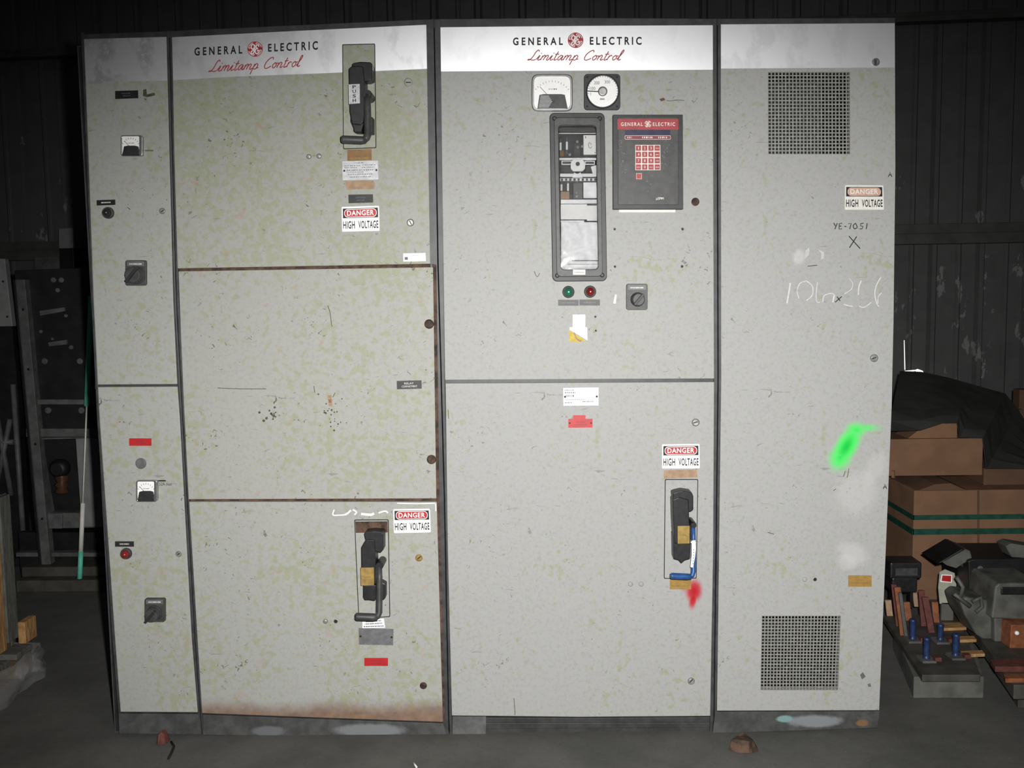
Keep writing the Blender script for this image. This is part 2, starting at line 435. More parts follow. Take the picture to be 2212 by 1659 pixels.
n_ = len(prof); wm = wall_mat()
vs = [(px_, yw(px_)+dy+.04, 0) for px_, dy in prof]+[(px_, yw(px_)+dy+.04, 5.2) for px_, dy in prof]
m.add(vs, [[i, i+1, n_+i+1, n_+i] for i in range(n_-1)], wm)
vs = [(px_, yw(px_)+.06, z) for z in (0, 5.2) for px_ in (-5, 8)]
m.add(vs, [[0, 1, 3, 2]], wm)
w_ = m.build('wall_back'); w_['kind'] = 'structure'
gm = simple('girt_steel', c(78, 78, 76), .6, 0, .2, 10)
def girt(name, zl, zh, x0=-5, x1=8):
    g = MB()
    for (a, b, dep) in ((zl, zl+(zh-zl)*.52, .10), (zl+(zh-zl)*.52, zh, .06)):
        g.add([(x, yw(x)-q, z) for x in (x0, x1) for q in (-.0, dep) for z in (a, b)],
              [[0, 1, 3, 2], [4, 6, 7, 5], [0, 4, 5, 1], [2, 3, 7, 6], [0, 2, 6, 4], [1, 5, 7, 3]], gm)
    o = g.build(name, None, .004); o['kind'] = 'structure'
za = PW(2080, 527).z; zb = PW(2080, 483).z; girt('trim_1', za, zb)
za = PW(2080, 50).z; zb = PW(2080, 27).z; girt('trim_2', za, zb)
def floor_mat():
    n = NT('worn_concrete'); f = n.noise(3, 6, .65); g = n.noise(60, 4, .7)
    col = n.mix(n.ramp(f, .3, .7), c(88, 88, 85), c(108, 107, 103))
    col = n.mix(n.math('MULTIPLY', n.ramp(g, .5, .75), .3), col, c(60, 60, 57))
    col = n.mix(n.math('MULTIPLY', n.ramp(n.noise(150, 1), .76, .8), .5), col, c(190, 190, 186))
    n.bump(g, .15, .003); return n.done(col, .7, 0, .3)
m = MB(); m.add([(-5, -4.5, 0), (8, -4.5, 0), (8, 4.5, 0), (-5, 4.5, 0)], [[0, 1, 2, 3]], floor_mat())
f_ = m.build('floor'); f_['kind'] = 'structure'
# glowing strips before the uncut rear wall, imitating daylight through gaps
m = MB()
def leak(l): m.add([PW(x, y, .075) for x, y in l], [list(range(len(l)))], 'leak_glow')
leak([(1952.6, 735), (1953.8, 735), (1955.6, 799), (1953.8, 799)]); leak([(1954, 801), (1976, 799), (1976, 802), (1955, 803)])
leak([(1975, 800), (1982, 797), (1993, 801), (1996, 807), (1986, 808)]); leak([(1953.5, 803), (1955.5, 803), (1955, 822), (1953.7, 822)])  # first patch: glow imitating a sunlit spot on the sheet edge
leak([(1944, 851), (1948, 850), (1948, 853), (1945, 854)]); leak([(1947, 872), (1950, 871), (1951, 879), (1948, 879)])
d_ = m.build('daylight_glow_strips'); d_['kind'] = 'structure'

# ------------------------------------------------------------------ parts of the switchgear fronts
def disc(px, py, r, d=0.0): return [(px+r*math.cos(2*math.pi*k/20), py+r*math.sin(2*math.pi*k/20)) for k in range(20)]
MPP = 1/690.0
def screw(parent, px, py, r=7, m='steel', ang=.6, name='lock_screw', label=None):
    b = MB(); p = P(px, py, 0); R = r*MPP
    b.lathe(p, [(R*1.15, -.001), (R*1.15, .001), (R, .0012), (R*.98, .004), (R*.8, .005)], m)
    dx, dy = math.cos(ang)*r*.7, -math.sin(ang)*r*.7
    mb_stroke(b, [(px-dx, py-dy), (px+dx, py+dy)], r*.28, .0054, 'ink', False)
    return b.build(name, parent, 0, label)
def hole(parent, px, py, r=3, name='screw_hole'):
    b = MB(); p = P(px, py, 0); R = r*MPP
    b.lathe(p, [(R*1.25, -.001), (R*1.25, .0006), (R, .0008)], 'steel'); b.lathe(p, [(R*.95, .0), (R*.95, .0010)], 'ink')
    return b.build(name, parent)
def plug(parent, px, py, r=6, m='steel', name='hole_plug'):
    b = MB(); p = P(px, py, 0); R = r*MPP
    b.lathe(p, [(R, -.001), (R, .002), (R*.8, .0045), (R*.45, .0055)], m); 
    return b.build(name, parent)
def plate(parent, q, m, lines=(), ink='inkgrey', name='nameplate', d=.0016, holes=False, label=None):
    b = MB(); q = Quad(q) if not isinstance(q, Quad) else q
    q.rect(b, 0, 0, 1, 1, d, m)
    for i, (u0, v0, u1, v1, t) in enumerate(lines):
        if t: q.text(b, t, u0, v0, u1, v1, d+.0003, ink)
        else: q.dashes(b, u0, v0, u1, v1, d+.0003, ink, i+len(lines)+int(q.q[0][0]))
    if holes:
        for u in (.05, .95):
            x, y = q(u, .5); b.px(disc(x, y, 2.2), -d-.0004, 0, 'ink')
    return b.build(name, parent, 0, label)
def danger_sign(parent, q, faded=False):
    q = Quad(*q); b = MB(); q.rrect(b, 0, 0, 1, 1, .0015, 'offwhite' if faded else 'white', .02, 1.55)
    o = b.build('danger_sign', parent, 0, 'worn danger sign with faded header' if faded else None)
    b = MB(); q.rect(b, .03, .54, .97, .93, .0018, 'ink', -.0014)
    q.rrect(b, .065, .565, .935, .905, .0021, 'fadedred' if faded else 'white', .1, 1.55, -.0017, 7)
    if not faded: q.rrect(b, .08, .59, .92, .88, .0024, 'red', .088, 1.55, -.002, 7)
    b.build('warning_header', o)
    b = MB(); q.text(b, 'DANGER', .14, .635, .86, .845, .0027, 'offwhite' if faded else 'white', .02, 1.1)
    q.text(b, 'HIGH', .03, .11, .345, .42, .0018, 'ink', .022, 1.1); q.text(b, 'VOLTAGE', .435, .11, .97, .42, .0018, 'ink', .022, 1.1)
    b.build('lettering', o)
def small_meter(parent, x0, y0, x1, y1):
    q = Quad((x0, y0, x1, y1)); b = MB()
    out = rr(0, 0, 1, 1, .1, 1, 4); inn = rr(.06, .03, .86, .95, .06, 1, 4)
    b.ring(q.pts(out), q.pts(inn), -.016, .0, 'chrome'); o = b.build('panel_meter', parent, .0008)
    b = MB(); q.rrect(b, .05, .02, .88, .96, .012, 'white', .06)
    for k in range(9):
        a = math.radians(150-15*k); cx, cy = .47, .35
        q.stroke(b, [(cx+.4*math.cos(a), cy+.46*math.sin(a)), (cx+.46*math.cos(a), cy+.53*math.sin(a))], 1.0, .0124, 'inkgrey', False)
    q.dashes(b, .33, .60, .62, .64, .0124, 'inkgrey', 3)
    q.stroke(b, [(.47, .4), (.16, .72)], .9, .0126, 'ink', False)
    b.build('dial', o)
    b = MB(); b.px(q.pts([(.06, .02), (.14, .46), (.3, .5), (.66, .5), (.8, .46), (.88, .02)]), -.019, -.012, 'blackp'); b.build('lower_cover', o, .001)
def lamp(parent, px, py, r, lens, label=None):
    p = P(px, py, -.01); R = r*MPP
    b = MB(); b.lathe((p.x, 0, p.z), [(R*1.05, -.001), (R*1.05, .006), (R*.95, .012), (R*.8, .013), (R*.78, .010)], 'dusty', 30)
    o = b.build('indicator_lamp', parent, 0, label)
    b = MB(); b.lathe((p.x, 0, p.z), [(R*.78, .008), (R*.76, .014), (R*.62, .021), (R*.36, .026), (R*.1, .028)], lens, 26); b.build('lens', o)
def rotary(parent, q, kx, ky, r, m='dusty'):
    q = Quad(q); b = MB(); q.rrect(b, 0, 0, 1, 1, .012, m, .1, .82)
    o = b.build('rotary_switch', parent, .001)
    b = MB(); q.rect(b, .08, .77, .92, .95, .0135, 'grey', -.0115); q.dashes(b, .2, .83, .8, .87, .0139, 'white', 5); b.build('legend_plate', o)
    p = P(kx, ky, -.035); R = r/ (2150/(3.14-.035))
    b = MB(); prof = [(R*1.02, .011), (R*1.02, .016), (R*.92, .018), (R*.9, .040), (R*.8, .046)]
    b.lathe((p.x, 0, p.z), prof, 'dusty', 14)
    b.box(p.x-.004, p.x+.004, -.058, -.04, p.z-R*.95, p.z+R*.95, 'blackp', piv=(p.x, -.05, p.z), tilt=Matrix.Rotation(.7, 3, 'Y'))
    b.build('knob', o, .001)

def handle(parent, dx, dy, sc, pl, cap, body, labelbox, lower, blk, arm, grip, mat_label, words, plm, tilt_top, colours=('blackp', 'blackp'), lug=None):
    q = Quad(*pl); b = MB()
    q.rrect(b, 0, 0, 1, 1, .0022, plm, .03, .31)
    b2 = MB(); 
    out = [(u*1.0, v) for u, v in rr(-.012, -.004, 1.012, 1.004, .04, .31, 4)]; inn = rr(.012, .004, .988, .996, .03, .31, 4)
    b.ring(q.pts(out), q.pts(inn), -.0026, 0, 'ink')
    if tilt_top: q.rect(b, .02, .87, .98, .985, .0024, 'rust', -.0018)
    o = b.build('handle_plate', parent)
    b = MB()
    b.px(cap, -.052, 0, 'black'); b.px(body, -.060, 0, 'black')
    b.px(lower, -.050, 0, 'black'); b.px(blk, -.035, 0, 'black')
    if lug: b.px(lug, -.030, 0, 'black')
    b.build('handle_housing', o, .003)
    b = MB(); lq = Quad(*labelbox)
    lq.rect(b, 0, 0, 1, 1, .0625, mat_label, -.058)
    if words:
        for i, ch in enumerate('PUSH'):
            lq.text(b, ch, .36, .77-.23*i, .66, .94-.23*i, .063, 'ink', .02)
    else: lq.dashes(b, .25, .45, .75, .5, .063, 'ochre', 2)
    b.build('push_plate', o, .0008)
    b = MB(); (ax, ay), (bx, by), ar = arm
    top = P(ax, ay, -.07); bot = P(bx, by, -.085); R = ar*MPP*.93
    b.lathe((top.x, 0, top.z), [(R*1.25, .0), (R*1.25, .07), (R*1.1, .078)], 'black', 20)
    kn = P(bx, by, -.09); gr = P(grip[0], by+1, -.095)
    mid = kn+Vector((-.012, 0, -.004))
    b.tube([top+Vector((0, 0, 0)), top.lerp(bot, .3), top.lerp(bot, .7), bot+Vector((0, 0, .012)), bot+Vector((-.004, -.004, .002)), mid], [R*.8, R*.95, R, R, R*.98, R*.9], colours[0], 12)
    b.build('lever', o)
    b = MB(); R2 = grip[1]*MPP*.93
    b.tube([mid+Vector((.006, 0, 0)), mid.lerp(gr, .1), mid.lerp(gr, .9), gr+Vector((.003, 0, 0)), gr], [R2*.8, R2, R2, R2*.95, R2*.75], colours[1], 14)
    b.build('grip', o)
    return o

def strip(b, left, right, yf, yb, m): b.px(list(left)+list(right)[::-1], yf, yb, m)
def door(parent, pts, m, bevel=.0022):
    b = MB(); b.px(pts, 0.0, .022, m); return b.build('door', parent, bevel)
def band(parent, pts, m):
    b = MB(); b.px(pts, -.0008, .0004, m); return b.build('header_band', parent)
def lettering(parent, g, e, lg, scr):
    b = MB(); Quad(*g).text(b, 'GENERAL', 0, 0, 1, 1, .0014, 'ink', .028, 1.6); b.build('maker_lettering', parent, 0, 'spaced black capitals left of the emblem')
    b = MB(); Quad(*e).text(b, 'ELECTRIC', 0, 0, 1, 1, .0014, 'ink', .028, 1.55); b.build('maker_lettering', parent, 0, 'spaced black capitals right of the emblem')
    b = MB(); monogram(b, lg[0], lg[1], lg[2], .0013, 'logored', 'white'); b.build('emblem', parent, 0, 'round red emblem with white script')
    b = MB(); cursive(b, 'Limitamp Control', Quad(*scr), 2.0, .0014, 'scriptred'); b.build('script_lettering', parent, 0, 'red cursive lettering')
def lerp2(a, b, t): return (a[0]+(b[0]-a[0])*t, a[1]+(b[1]-a[1])*t)
def shell(parent, xl, xr, ztop):
    b = MB(); t = .004; D = .76
    b.box(xl, xl+t, .03, D, .0, ztop, 'shell'); b.box(xr-t, xr, .03, D, .0, ztop, 'shell')
    b.box(xl+t, xr-t, D-t, D, .0, ztop, 'shell'); b.box(xl+t, xr-t, .03, D-t, ztop-t, ztop, 'shell'); b.box(xl+t, xr-t, .03, D-t, .0, .004, 'shell')
    b.build('enclosure', parent)

# ------------------------------------------------------------------ A: narrow metering cabinet
Al = [(181, 84), (193, 400), (202, 650), (211, 831)]; Al2 = [(211.5, 836), (214.5, 900), (248, 1380), (260, 1538)]
Ar = [(359.5, 79), (366, 340), (374, 650), (382.5, 830)]; Ar2 = [(383, 835), (388, 900), (414, 1380), (427, 1539)]
seamAB = [(364.5, 66), (371, 340), (379.5, 650), (393, 900), (420, 1380), (431.5, 1540), (436, 1587)]
ZT = P(1240, 40, 0).z
xA, xAB, xBC, xCD, xD = P(196, 800, 0).x-.012, P(386, 800, 0).x, P(948, 800, 0).x, P(1550, 800, 0).x, P(1931, 800, 0).x
A = thing('control_cabinet', 'narrow grey switchgear cabinet with two doors at the left end of the row', 'electrical cabinet', ((xA+xAB)/2, .38, 0))
shell(A, xA+.012, xAB-.002, 2.23)
b = MB()
outl = [(174, 70), (188.5, 400), (197, 650), (209, 900), (242.5, 1380), (255, 1541), (257, 1585)]
strip(b, outl, [(181, 70), (194, 400), (203, 650), (215.5, 900), (249, 1380), (261, 1541), (262, 1585)], .004, .03, 'frame')
strip(b, [(358, 68), (365, 340), (373, 650), (387, 900), (413, 1380), (426, 1540), (431, 1586)], seamAB, .002, .03, 'frame')
b.px([(174, 74), (364.5, 67), (364.5, 80), (176, 86)], .003, .03, 'frame'); b.px([(205, 826), (386, 826), (386, 840), (205, 840)], .012, .03, 'frame')
b.build('frame', A, .0015)
mA = panel_mat('grey_enamel_mottled', .42, None, .8)
dA1 = door(A, Al+Ar[::-1], mA); dA2 = door(A, Al2+Ar2[::-1], mA)
band(dA1, [(181.5, 85), (359.2, 80), (361.6, 174), (222, 176), (221, 180), (186, 181)], band_mat('scuffed_silver_band', 1.0))
plate(A, ((248.6, 196.5), (298, 195), (298.3, 212), (248.8, 213.8)), 'ink', [(.22, .58, .7, .72, ''), (.3, .3, .7, .42, '')]) if False else None
plate(A, Quad((248.6, 196.5), (298, 195), (298.3, 212), (248.8, 213.8)), 'black', [(.28, .58, .66, .74, ''), (.34, .28, .66, .42, '')], 'inkgrey', 'nameplate')
b = MB(); b.px([(309, 194), (316, 192), (317, 204), (334, 200), (335, 206), (326, 208), (316, 210), (309, 207)], -.0006, .0004, 'stain'); b.build('glue_stain', dA1, 0, 'dark stain')
small_meter(A, 261, 292, 307, 337)
b = MB(); Quad((313, 322, 331, 328)).dashes(b, 0, .2, 1, .7, .0006, 'stain', 4); b.build('pencil_note', dA1, 0, 'faint pencilled figures')
plate(A, Quad((208.4, 432.5), (248.6, 431), (249, 442.5), (209, 444)), 'black', [(.25, .38, .75, .62, '')], 'offwhite')
lamp(A, 231.8, 459.5, 12, 'darklens', 'unlit lamp with dark lens')
screw(dA1, 350.8, 455.8, 6); rotary(A, (270.5, 562, 315, 617), 288, 594, 20)
plate(A, Quad((279, 947, 327, 963)), 'red', [(.3, .55, .7, .7, ''), (.25, .25, .75, .4, '')], 'maroon', label='red label plate')
b = MB(); p = P(304.7, 1001); b.lathe(p, [(.0175, -.001), (.0175, .002), (.015, .0035)], 'grey', 30); b.build('blanking_plug', dA2, 0, 'round grey blanking plug')
small_meter(A, 294, 1038, 339, 1084)
b = MB(); Quad((339, 1037.3, 358, 1040)).rect(b, 0, 0, 1, 1, .0006, 'ink'); Quad((344, 1042, 371, 1049)).text(b, '52A max', 0, 0, 1, 1, .0006, 'ink'); b.build('pencil_note', dA2, 0, 'black handwritten figures')
plate(A, Quad((248.4, 1169.5, 289, 1181)), 'blackp', [(.25, .38, .75, .62, '')], 'offwhite')
lamp(A, 271, 1197, 12, 'blackred', 'lamp with red lens'); screw(dA2, 386, 1196.6, 6); rotary(A, (312, 1293, 356, 1344), 328, 1329, 17)
b = MB(); b.px([(256, 1541.5), (428, 1543), (434, 1586.5), (257.5, 1585)], .0, .02, base_mat('worn_base_paint_narrow', [])); b.build('base_plate', A, .001)

# ------------------------------------------------------------------ B: three-door starter
B = thing('starter_cabinet', 'grey three-door switchgear cabinet with two black handles, beside the narrow metering cabinet', 'electrical cabinet', ((xAB+xBC)/2, .38, 0))
shell(B, xAB+.002, xBC-.002, 2.23)
seamBC = [(936.5, 41), (945, 570), (952, 820), (959, 1080), (968, 1548), (970, 1592)]
b = MB()
strip(b, [(x+1.6, y) for x, y in seamAB], [(372, 68), (377, 340), (386, 650), (399, 900), (427, 1380), (437, 1541), (439, 1587)], .002, .03, 'frame')
strip(b, [(919, 43), (929, 570), (943, 1077), (956.5, 1558), (958, 1592)], seamBC, .002, .03, 'frame')
strip(b, [(929, 572), (934, 572), (942, 1077), (956.5, 1558)], [(936, 570), (942.5, 572), (949, 1077), (961.5, 1570)], .0005, .004, 'rust')
b.px([(364.5, 67), (936.5, 41), (936.5, 56), (364.5, 82)], .003, .03, 'frame')
b.px([(380, 572), (936, 560), (940, 584), (382, 592)], .012, .03, 'rust'); b.px([(402, 1072), (946, 1070), (948, 1092), (404, 1090)], .012, .03, 'rust')
b.build('frame', B, .0015)
zdb = P(690, 1552).z
mB = panel_mat('grey_enamel_olive_blotches', .72, None, 1.0); mB2 = panel_mat('grey_enamel_rusted_foot', .42, (zdb+.012, .06), .9)
mB1 = panel_mat('grey_enamel_relay_door', .5, None, 1.0)
dB1 = door(B, [(371, 80), (376, 340), (383.5, 580), (929.5, 570), (921, 53)], mB)
dB2 = door(B, [(385, 586), (390, 720), (398, 900), (407, 1079), (943, 1077), (936, 577)], mB1)
dB3 = door(B, [(408, 1084), (426, 1380), (436, 1541), (700, 1551), (957, 1560), (944, 1084)], mB2)
band(dB1, [(371.5, 80.5), (646, 66.5), (920.8, 53.5), (922.3, 148.6), (686, 158.7), (514, 165), (374, 173)], band_mat('silver_band', .5))
lettering(dB1, ((420, 102.5), (523.5, 98), (523.5, 116), (420, 120.5)), ((579, 94.7), (686.6, 88.4), (686.6, 107.6), (579, 112)), (551, 106, 16.5),
          ((452, 131), (655, 119), (657, 154), (452, 166)))
handle(B, 0, 0, 1, ((740, 96.5), (809.5, 95), (812, 319), (742, 321.5)),
       [(760, 138), (764, 135.5), (778, 133), (800, 134), (804, 138), (804, 172), (796, 175), (778, 176), (762, 170)],
       [(753, 148), (760, 142), (784, 143), (788, 180), (788, 230), (785, 262), (779, 270), (760, 268), (755, 240)],
       ((752.5, 182), (777, 181), (777.5, 223), (753, 225)),
       [(757, 225), (784, 225), (785, 268), (780, 286), (764, 285), (763, 276), (757, 262)],
       [(796, 250), (806, 254), (806, 289), (794, 289)],
       ((793.5, 204), (795, 300), 8.2), (737, 8.8), 'silver', True, mB, False, ('dusty', 'dusty'))
screw(dB1, 882, 178, 8, mB, 0); screw(dB1, 886.7, 481, 7, 'steel', -1.1); plug(dB1, 667.5, 338.3, 5.5); plug(dB1, 689.5, 337.3, 5.5)
plate(B, Quad((750, 323.5), (802.5, 322), (802.8, 346), (750.3, 347.5)), 'ochre', [(.1, .1, .9, .3, '')], 'gold', 'sticker_residue', .0008, label='brown peeled label')
q = Quad((739.5, 348.5), (816.5, 347), (817.5, 387.5), (740, 389.5))
plate(B, q, 'silver', [(.35, .88, .6, .93, ''), (.06, .74, .5, .78, ''), (.55, .76, .95, .8, ''), (.06, .64, .4, .68, ''), (.55, .64, .9, .68, ''), (.12, .5, .88, .54, ''), (.12, .4, .6, .44, ''), (.15, .28, .85, .32, ''), (.2, .14, .8, .18, '')], 'inkgrey', 'data_plate', .0012, True)
b = MB(); b.px([(748, 392), (772, 390), (806, 390), (810, 398), (808, 409), (780, 408), (750, 410), (746, 400)], -.0006, .0004, 'tan'); b.build('sticker_residue', dB1, 0, 'tan glue residue')
plate(B, Quad((752.5, 420.5), (805.5, 419.5), (806, 437.5), (753, 439)), 'black', [(.3, .56, .7, .74, ''), (.34, .22, .64, .38, '')], 'inkgrey')
danger_sign(B, ((738, 447), (818.5, 444.5), (820, 498.5), (739, 500.5)))
b = MB(); q = Quad((871, 547.5), (919, 546.5), (920, 564), (871.5, 565)); q.rect(b, 0, 0, 1, 1, .0006, 'white'); q.rect(b, .06, .2, .2, .55, .0009, 'inkgrey'); q.dashes(b, .38, .72, .68, .78, .0009, 'inkgrey', 1); b.build('white_sticker', dB1, 0, 'small white sticker')
screw(dB2, 927, 700, 9, 'rust', 1.5); screw(dB2, 932, 992.5, 9, 'rust', 1.2)
plate(B, Quad((857, 823), (910.5, 821.5), (911, 839.5), (857.5, 841)), 'black', [(.3, .56, .68, .78, 'RELAY'), (.2, .2, .82, .42, 'COMPARTMENT')], 'offwhite')
b = MB(); 
for l in ([(708, 660), (713, 676), (716, 700), (718, 706)], [(470, 838), (520, 840), (575, 840)], [(678, 834), (680, 848)], [(724, 848), (719, 858)]): b = MB(); mb_stroke(b, l, 1.4, .0004, 'stain'); b.build('scratch', dB2)
b = MB()
for (x, y) in ((712, 862), (714, 870)): Quad((x-4, y-8, x+4, y+8)).rect(b, 0, 0, 1, 1, .0004, 'tan')
for k in range(26):
    x, y = random.gauss(718, 16), random.gauss(902, 20); b.px(disc(x, y, random.uniform(.8, 2.2)), -.0004, .0003, 'stain')
for k in range(18):
    x, y = random.gauss(588, 14), random.gauss(896, 8); b.px(disc(x, y, random.uniform(.8, 3)), -.0004, .0003, 'stain')
b.build('paint_chips', dB2, 0, 'dark chips in the enamel')['kind'] = 'stuff'
danger_sign(B, ((849.5, 1100), (928.5, 1099), (930.5, 1150), (851, 1151.5)))
handle(B, 0, 0, 1, ((766, 1123.5), (838.5, 1123), (842, 1332), (775, 1336)),
       [(786, 1153), (790, 1149.5), (806, 1148), (825, 1149), (828, 1153), (828, 1188), (822, 1195), (806, 1190), (790, 1172)],
       [(780, 1183), (786, 1172), (790, 1166), (808, 1166), (810, 1180), (812, 1222), (812, 1262), (781, 1262)],
       ((779, 1226.5), (807.5, 1226), (808, 1264), (780, 1265)),
       [(784, 1264), (812, 1264), (813, 1290), (810, 1299), (798, 1297), (787, 1297), (784, 1290)],
       [(822, 1256), (833, 1262), (833, 1292), (828, 1297), (818, 1297)],
       ((820, 1222), (819.5, 1331), 7.4), (768, 9.2), 'brass', False, mB1, True, ('dusty', 'dusty'))
b = MB(); q = Quad((783, 1340), (829, 1336), (832, 1356), (783, 1357)); q.rect(b, 0, 0, 1, 1, .0007, 'white')
for i, v in enumerate((.72, .44, .12)): q.dashes(b, .06+.1*(2-i)/2, v, .95-.08*(2-i)/2, v+.13, .001, 'navy', i)
b.build('instruction_card', dB3, 0, 'white card with three lines of small print')
plate(B, Quad((774.5, 1357), (850, 1359), (849, 1394), (775.5, 1392.5)), 'dull', [(.1, .6, .8, .63, ''), (.1, .3, .7, .33, '')], 'grey', 'blank_plate', .0015, True)
plate(B, Quad((787, 1421.5, 838, 1438.5)), 'red', [(.3, .55, .7, .72, ''), (.3, .22, .7, .38, '')], 'maroon', label='red label plate')
screw(dB3, 905, 1205, 7, 'brass', .7); screw(dB3, 914.5, 1481, 7, 'rust', -.4); plug(dB3, 703, 1342, 5.5); hole(dB3, 725.4, 1342, 4); plug(dB3, 603, 1350, 2.5, 'steel')
b = MB()
for l, w in (([(722, 1101), (719, 1112), (730, 1113), (745, 1112)], 2.5), ([(745, 1112), (752, 1108), (758, 1102)], 4), ([(762, 1101), (770, 1106), (766, 1112)], 3), ([(780, 1110), (800, 1112), (808, 1109)], 5), ([(818, 1108), (832, 1104), (838, 1108)], 3), ([(858, 1087), (900, 1088), (940, 1087)], 2), ([(941, 1088), (941.5, 1104)], 2)): mb_stroke(b, l, w, .0004, 'white')
b.build('tape_residue', dB3, 0, 'torn white tape residue')
pw = P(800, 1578); 
mBb = base_mat('worn_base_paint_wide', [(pw.x-B.location.x, pw.z, .2, .04, c(134, 136, 138)), (P(580, 1570).x-B.location.x, pw.z,   .1, .03, c(116, 118, 120))])
b = MB(); b.px([(438, 1544), (700, 1554), (957.5, 1563), (965, 1591), (700, 1590), (439, 1587.5)], .0, .02, mBb); b.build('base_plate', B, .001)

# ------------------------------------------------------------------ C: two-door starter with relay
CC = thing('starter_cabinet', 'grey two-door switchgear cabinet with relay window, keypad and one blue-gripped handle', 'electrical cabinet', ((xBC+xCD)/2, .38, 0))
shell(CC, xBC+.002, xCD-.002, 2.23)
seamCD = [(1548.5, 40), (1550.5, 820), (1541.5, 1550), (1538.5, 1585)]
b = MB()
strip(b, [(x+1.8, y) for x, y in seamBC], [(952, 42), (961, 820), (976, 1548), (977, 1590)], .002, .03, 'frame')
strip(b, [(1539, 40), (1542, 820), (1534, 1548), (1533, 1583)], seamCD, .002, .03, 'frame')
b.px([(936.5, 41), (1240, 38), (1548.5, 40), (1548.5, 56), (1240, 55), (936.5, 60)], .003, .03, 'frame'); b.px([(955, 814), (1548, 812), (1548, 832), (955, 836)], .012, .03, 'frame')
b.build('frame', CC, .0015)
rc = P(1499, 1277); ox = CC.location.x
mC1 = panel_mat('grey_enamel_clean', .12, None, .45)
mC2 = panel_mat('grey_enamel_red_spray', .05, None, .4, [([(rc.x-ox, rc.z, .035, .05, .1), (rc.x-ox-.002, rc.z-.022, .018, .05, .15), (rc.x-ox-.012, rc.z+.012, .04, .03, 0, .6)], c(196, 60, 66), c(190, 26, 40))])
dC1 = door(CC, [(951, 58.5), (955.5, 440), (961, 821), (1543, 818), (1541.5, 440), (1540, 54)], mC1)
dC2 = door(CC, [(962, 828), (967, 1190), (976, 1546), (1250, 1549), (1534.5, 1547), (1541, 1190), (1543, 825)], mC2)
band(dC1, [(951.5, 59), (1240, 56), (1539.7, 54.5), (1540, 150.5), (952.6, 154.3)], band_mat('bright_silver_band', .15))
lettering(dC1, ((1108, 81), (1215.9, 80.3), (1215.9, 97.3), (1108, 98)), ((1274, 79.5), (1386, 79.5), (1386, 97), (1274, 97)), (1243.4, 86.9, 16.8),
          ((1141, 108), (1349, 108), (1349, 140), (1141, 140)))
# square bulged meter
q = Quad((1148.5, 160, 1237, 240)); b = MB()
sq = lambda s, e=0: [(.5+(.5-s)*math.copysign(abs(math.cos(t))**.28, math.cos(t)), .5+(.5-s-e)*math.copysign(abs(math.sin(t))**.28, math.sin(t))) for t in [2*math.pi*k/48 for k in range(48)]]
b.px(q.pts(sq(0)), -.010, .0005, 'blackp'); b.ring(q.pts(sq(.012)), q.pts(sq(.055)), -.024, -.009, 'chrome'); o = b.build('square_meter', CC, .001)
b = MB(); b.px(q.pts(sq(.05)), -.020, -.009, 'white')
for k in range(13):
    a = math.radians(140-100/12*k); q.stroke(b, [(.5+.5*math.cos(a), .2+.58*math.sin(a)), (.5+.54*math.cos(a), .2+.63*math.sin(a))], .9, .0204, 'inkgrey', False)
q.stroke(b, [(.4, .42), (.2, .66)], 1.1, .0208, 'inkgrey', False); q.dashes(b, .42, .58, .62, .61, .0204, 'inkgrey', 8); b.build('dial', o)
b = MB(); b.px(q.pts([(.14, .07), (.19, .44), (.3, .46), (.72, .46), (.81, .44), (.88, .07)]), -.0225, -.019, 'dusty')
for i in range(9):
    v = .11+.037*i; q.stroke(b, [(.17+.006*i, v), (.5-.02*abs(i-4), v)], 1.1, .0229, 'silver', False)
q.text(b, 'V', .50, .2, .57, .32, .0231, 'ink'); b.build('lower_cover', o)
# round meter
q = Quad((1261.5, 159.5, 1340, 237)); b = MB(); q.rrect(b, 0, 0, 1, 1, .012, 'blackp', .1, 1)
for u in (.09, .91):
    for v in (.09, .91): x, y = q(u, v); b.px(disc(x, y, 2.4), -.0128, 0, 'ink')
o = b.build('round_meter', CC, .0015)
p = P(1302, 197, -.02); b = MB(); R = 34*MPP*.99
b.lathe((p.x, 0, p.z), [(R*1.05, .011), (R*1.05, .018), (R*.99, .020), (R*.95, .016)], 'blackp', 40); b.build('bezel', o)
b = MB(); b.lathe((p.x, 0, p.z), [(R*.98, .011), (R*.98, .0165)], 'white', 40, smooth=False)
for k in range(22):
    a = math.radians(190-10*k); x, y = 1302+30*math.cos(a), 196.5-30*math.sin(a); x2, y2 = 1302+33*math.cos(a), 196.5-33*math.sin(a)
    mb_stroke(b, [(x, y), (x2, y2)], 1.0, .0169, 'inkgrey', False)
for t, x, y in (('100', 1280, 191), ('200', 1289, 179), ('300', 1312, 177), ('0', 1276, 203)):
    Quad((x-5*(len(t) > 1)-1, y-3.5, x+5*(len(t) > 1)+1, y+3.5)).text(b, t, 0, 0, 1, 1, .0169, 'inkgrey')
Quad((1296, 212, 1306, 216)).dashes(b, 0, 0, 1, 1, .0169, 'inkgrey', 2); b.build('dial', o)
b = MB(); b.lathe((p.x, 0, p.z), [(R*.3, .016), (R*.3, .0185), (R*.2, .019)], 'steel', 24); mb_stroke(b, [(1302, 198), (1286, 197.5), (1269, 196.5)], 2.2, .0188, 'ink', False); b.build('pointer', o)
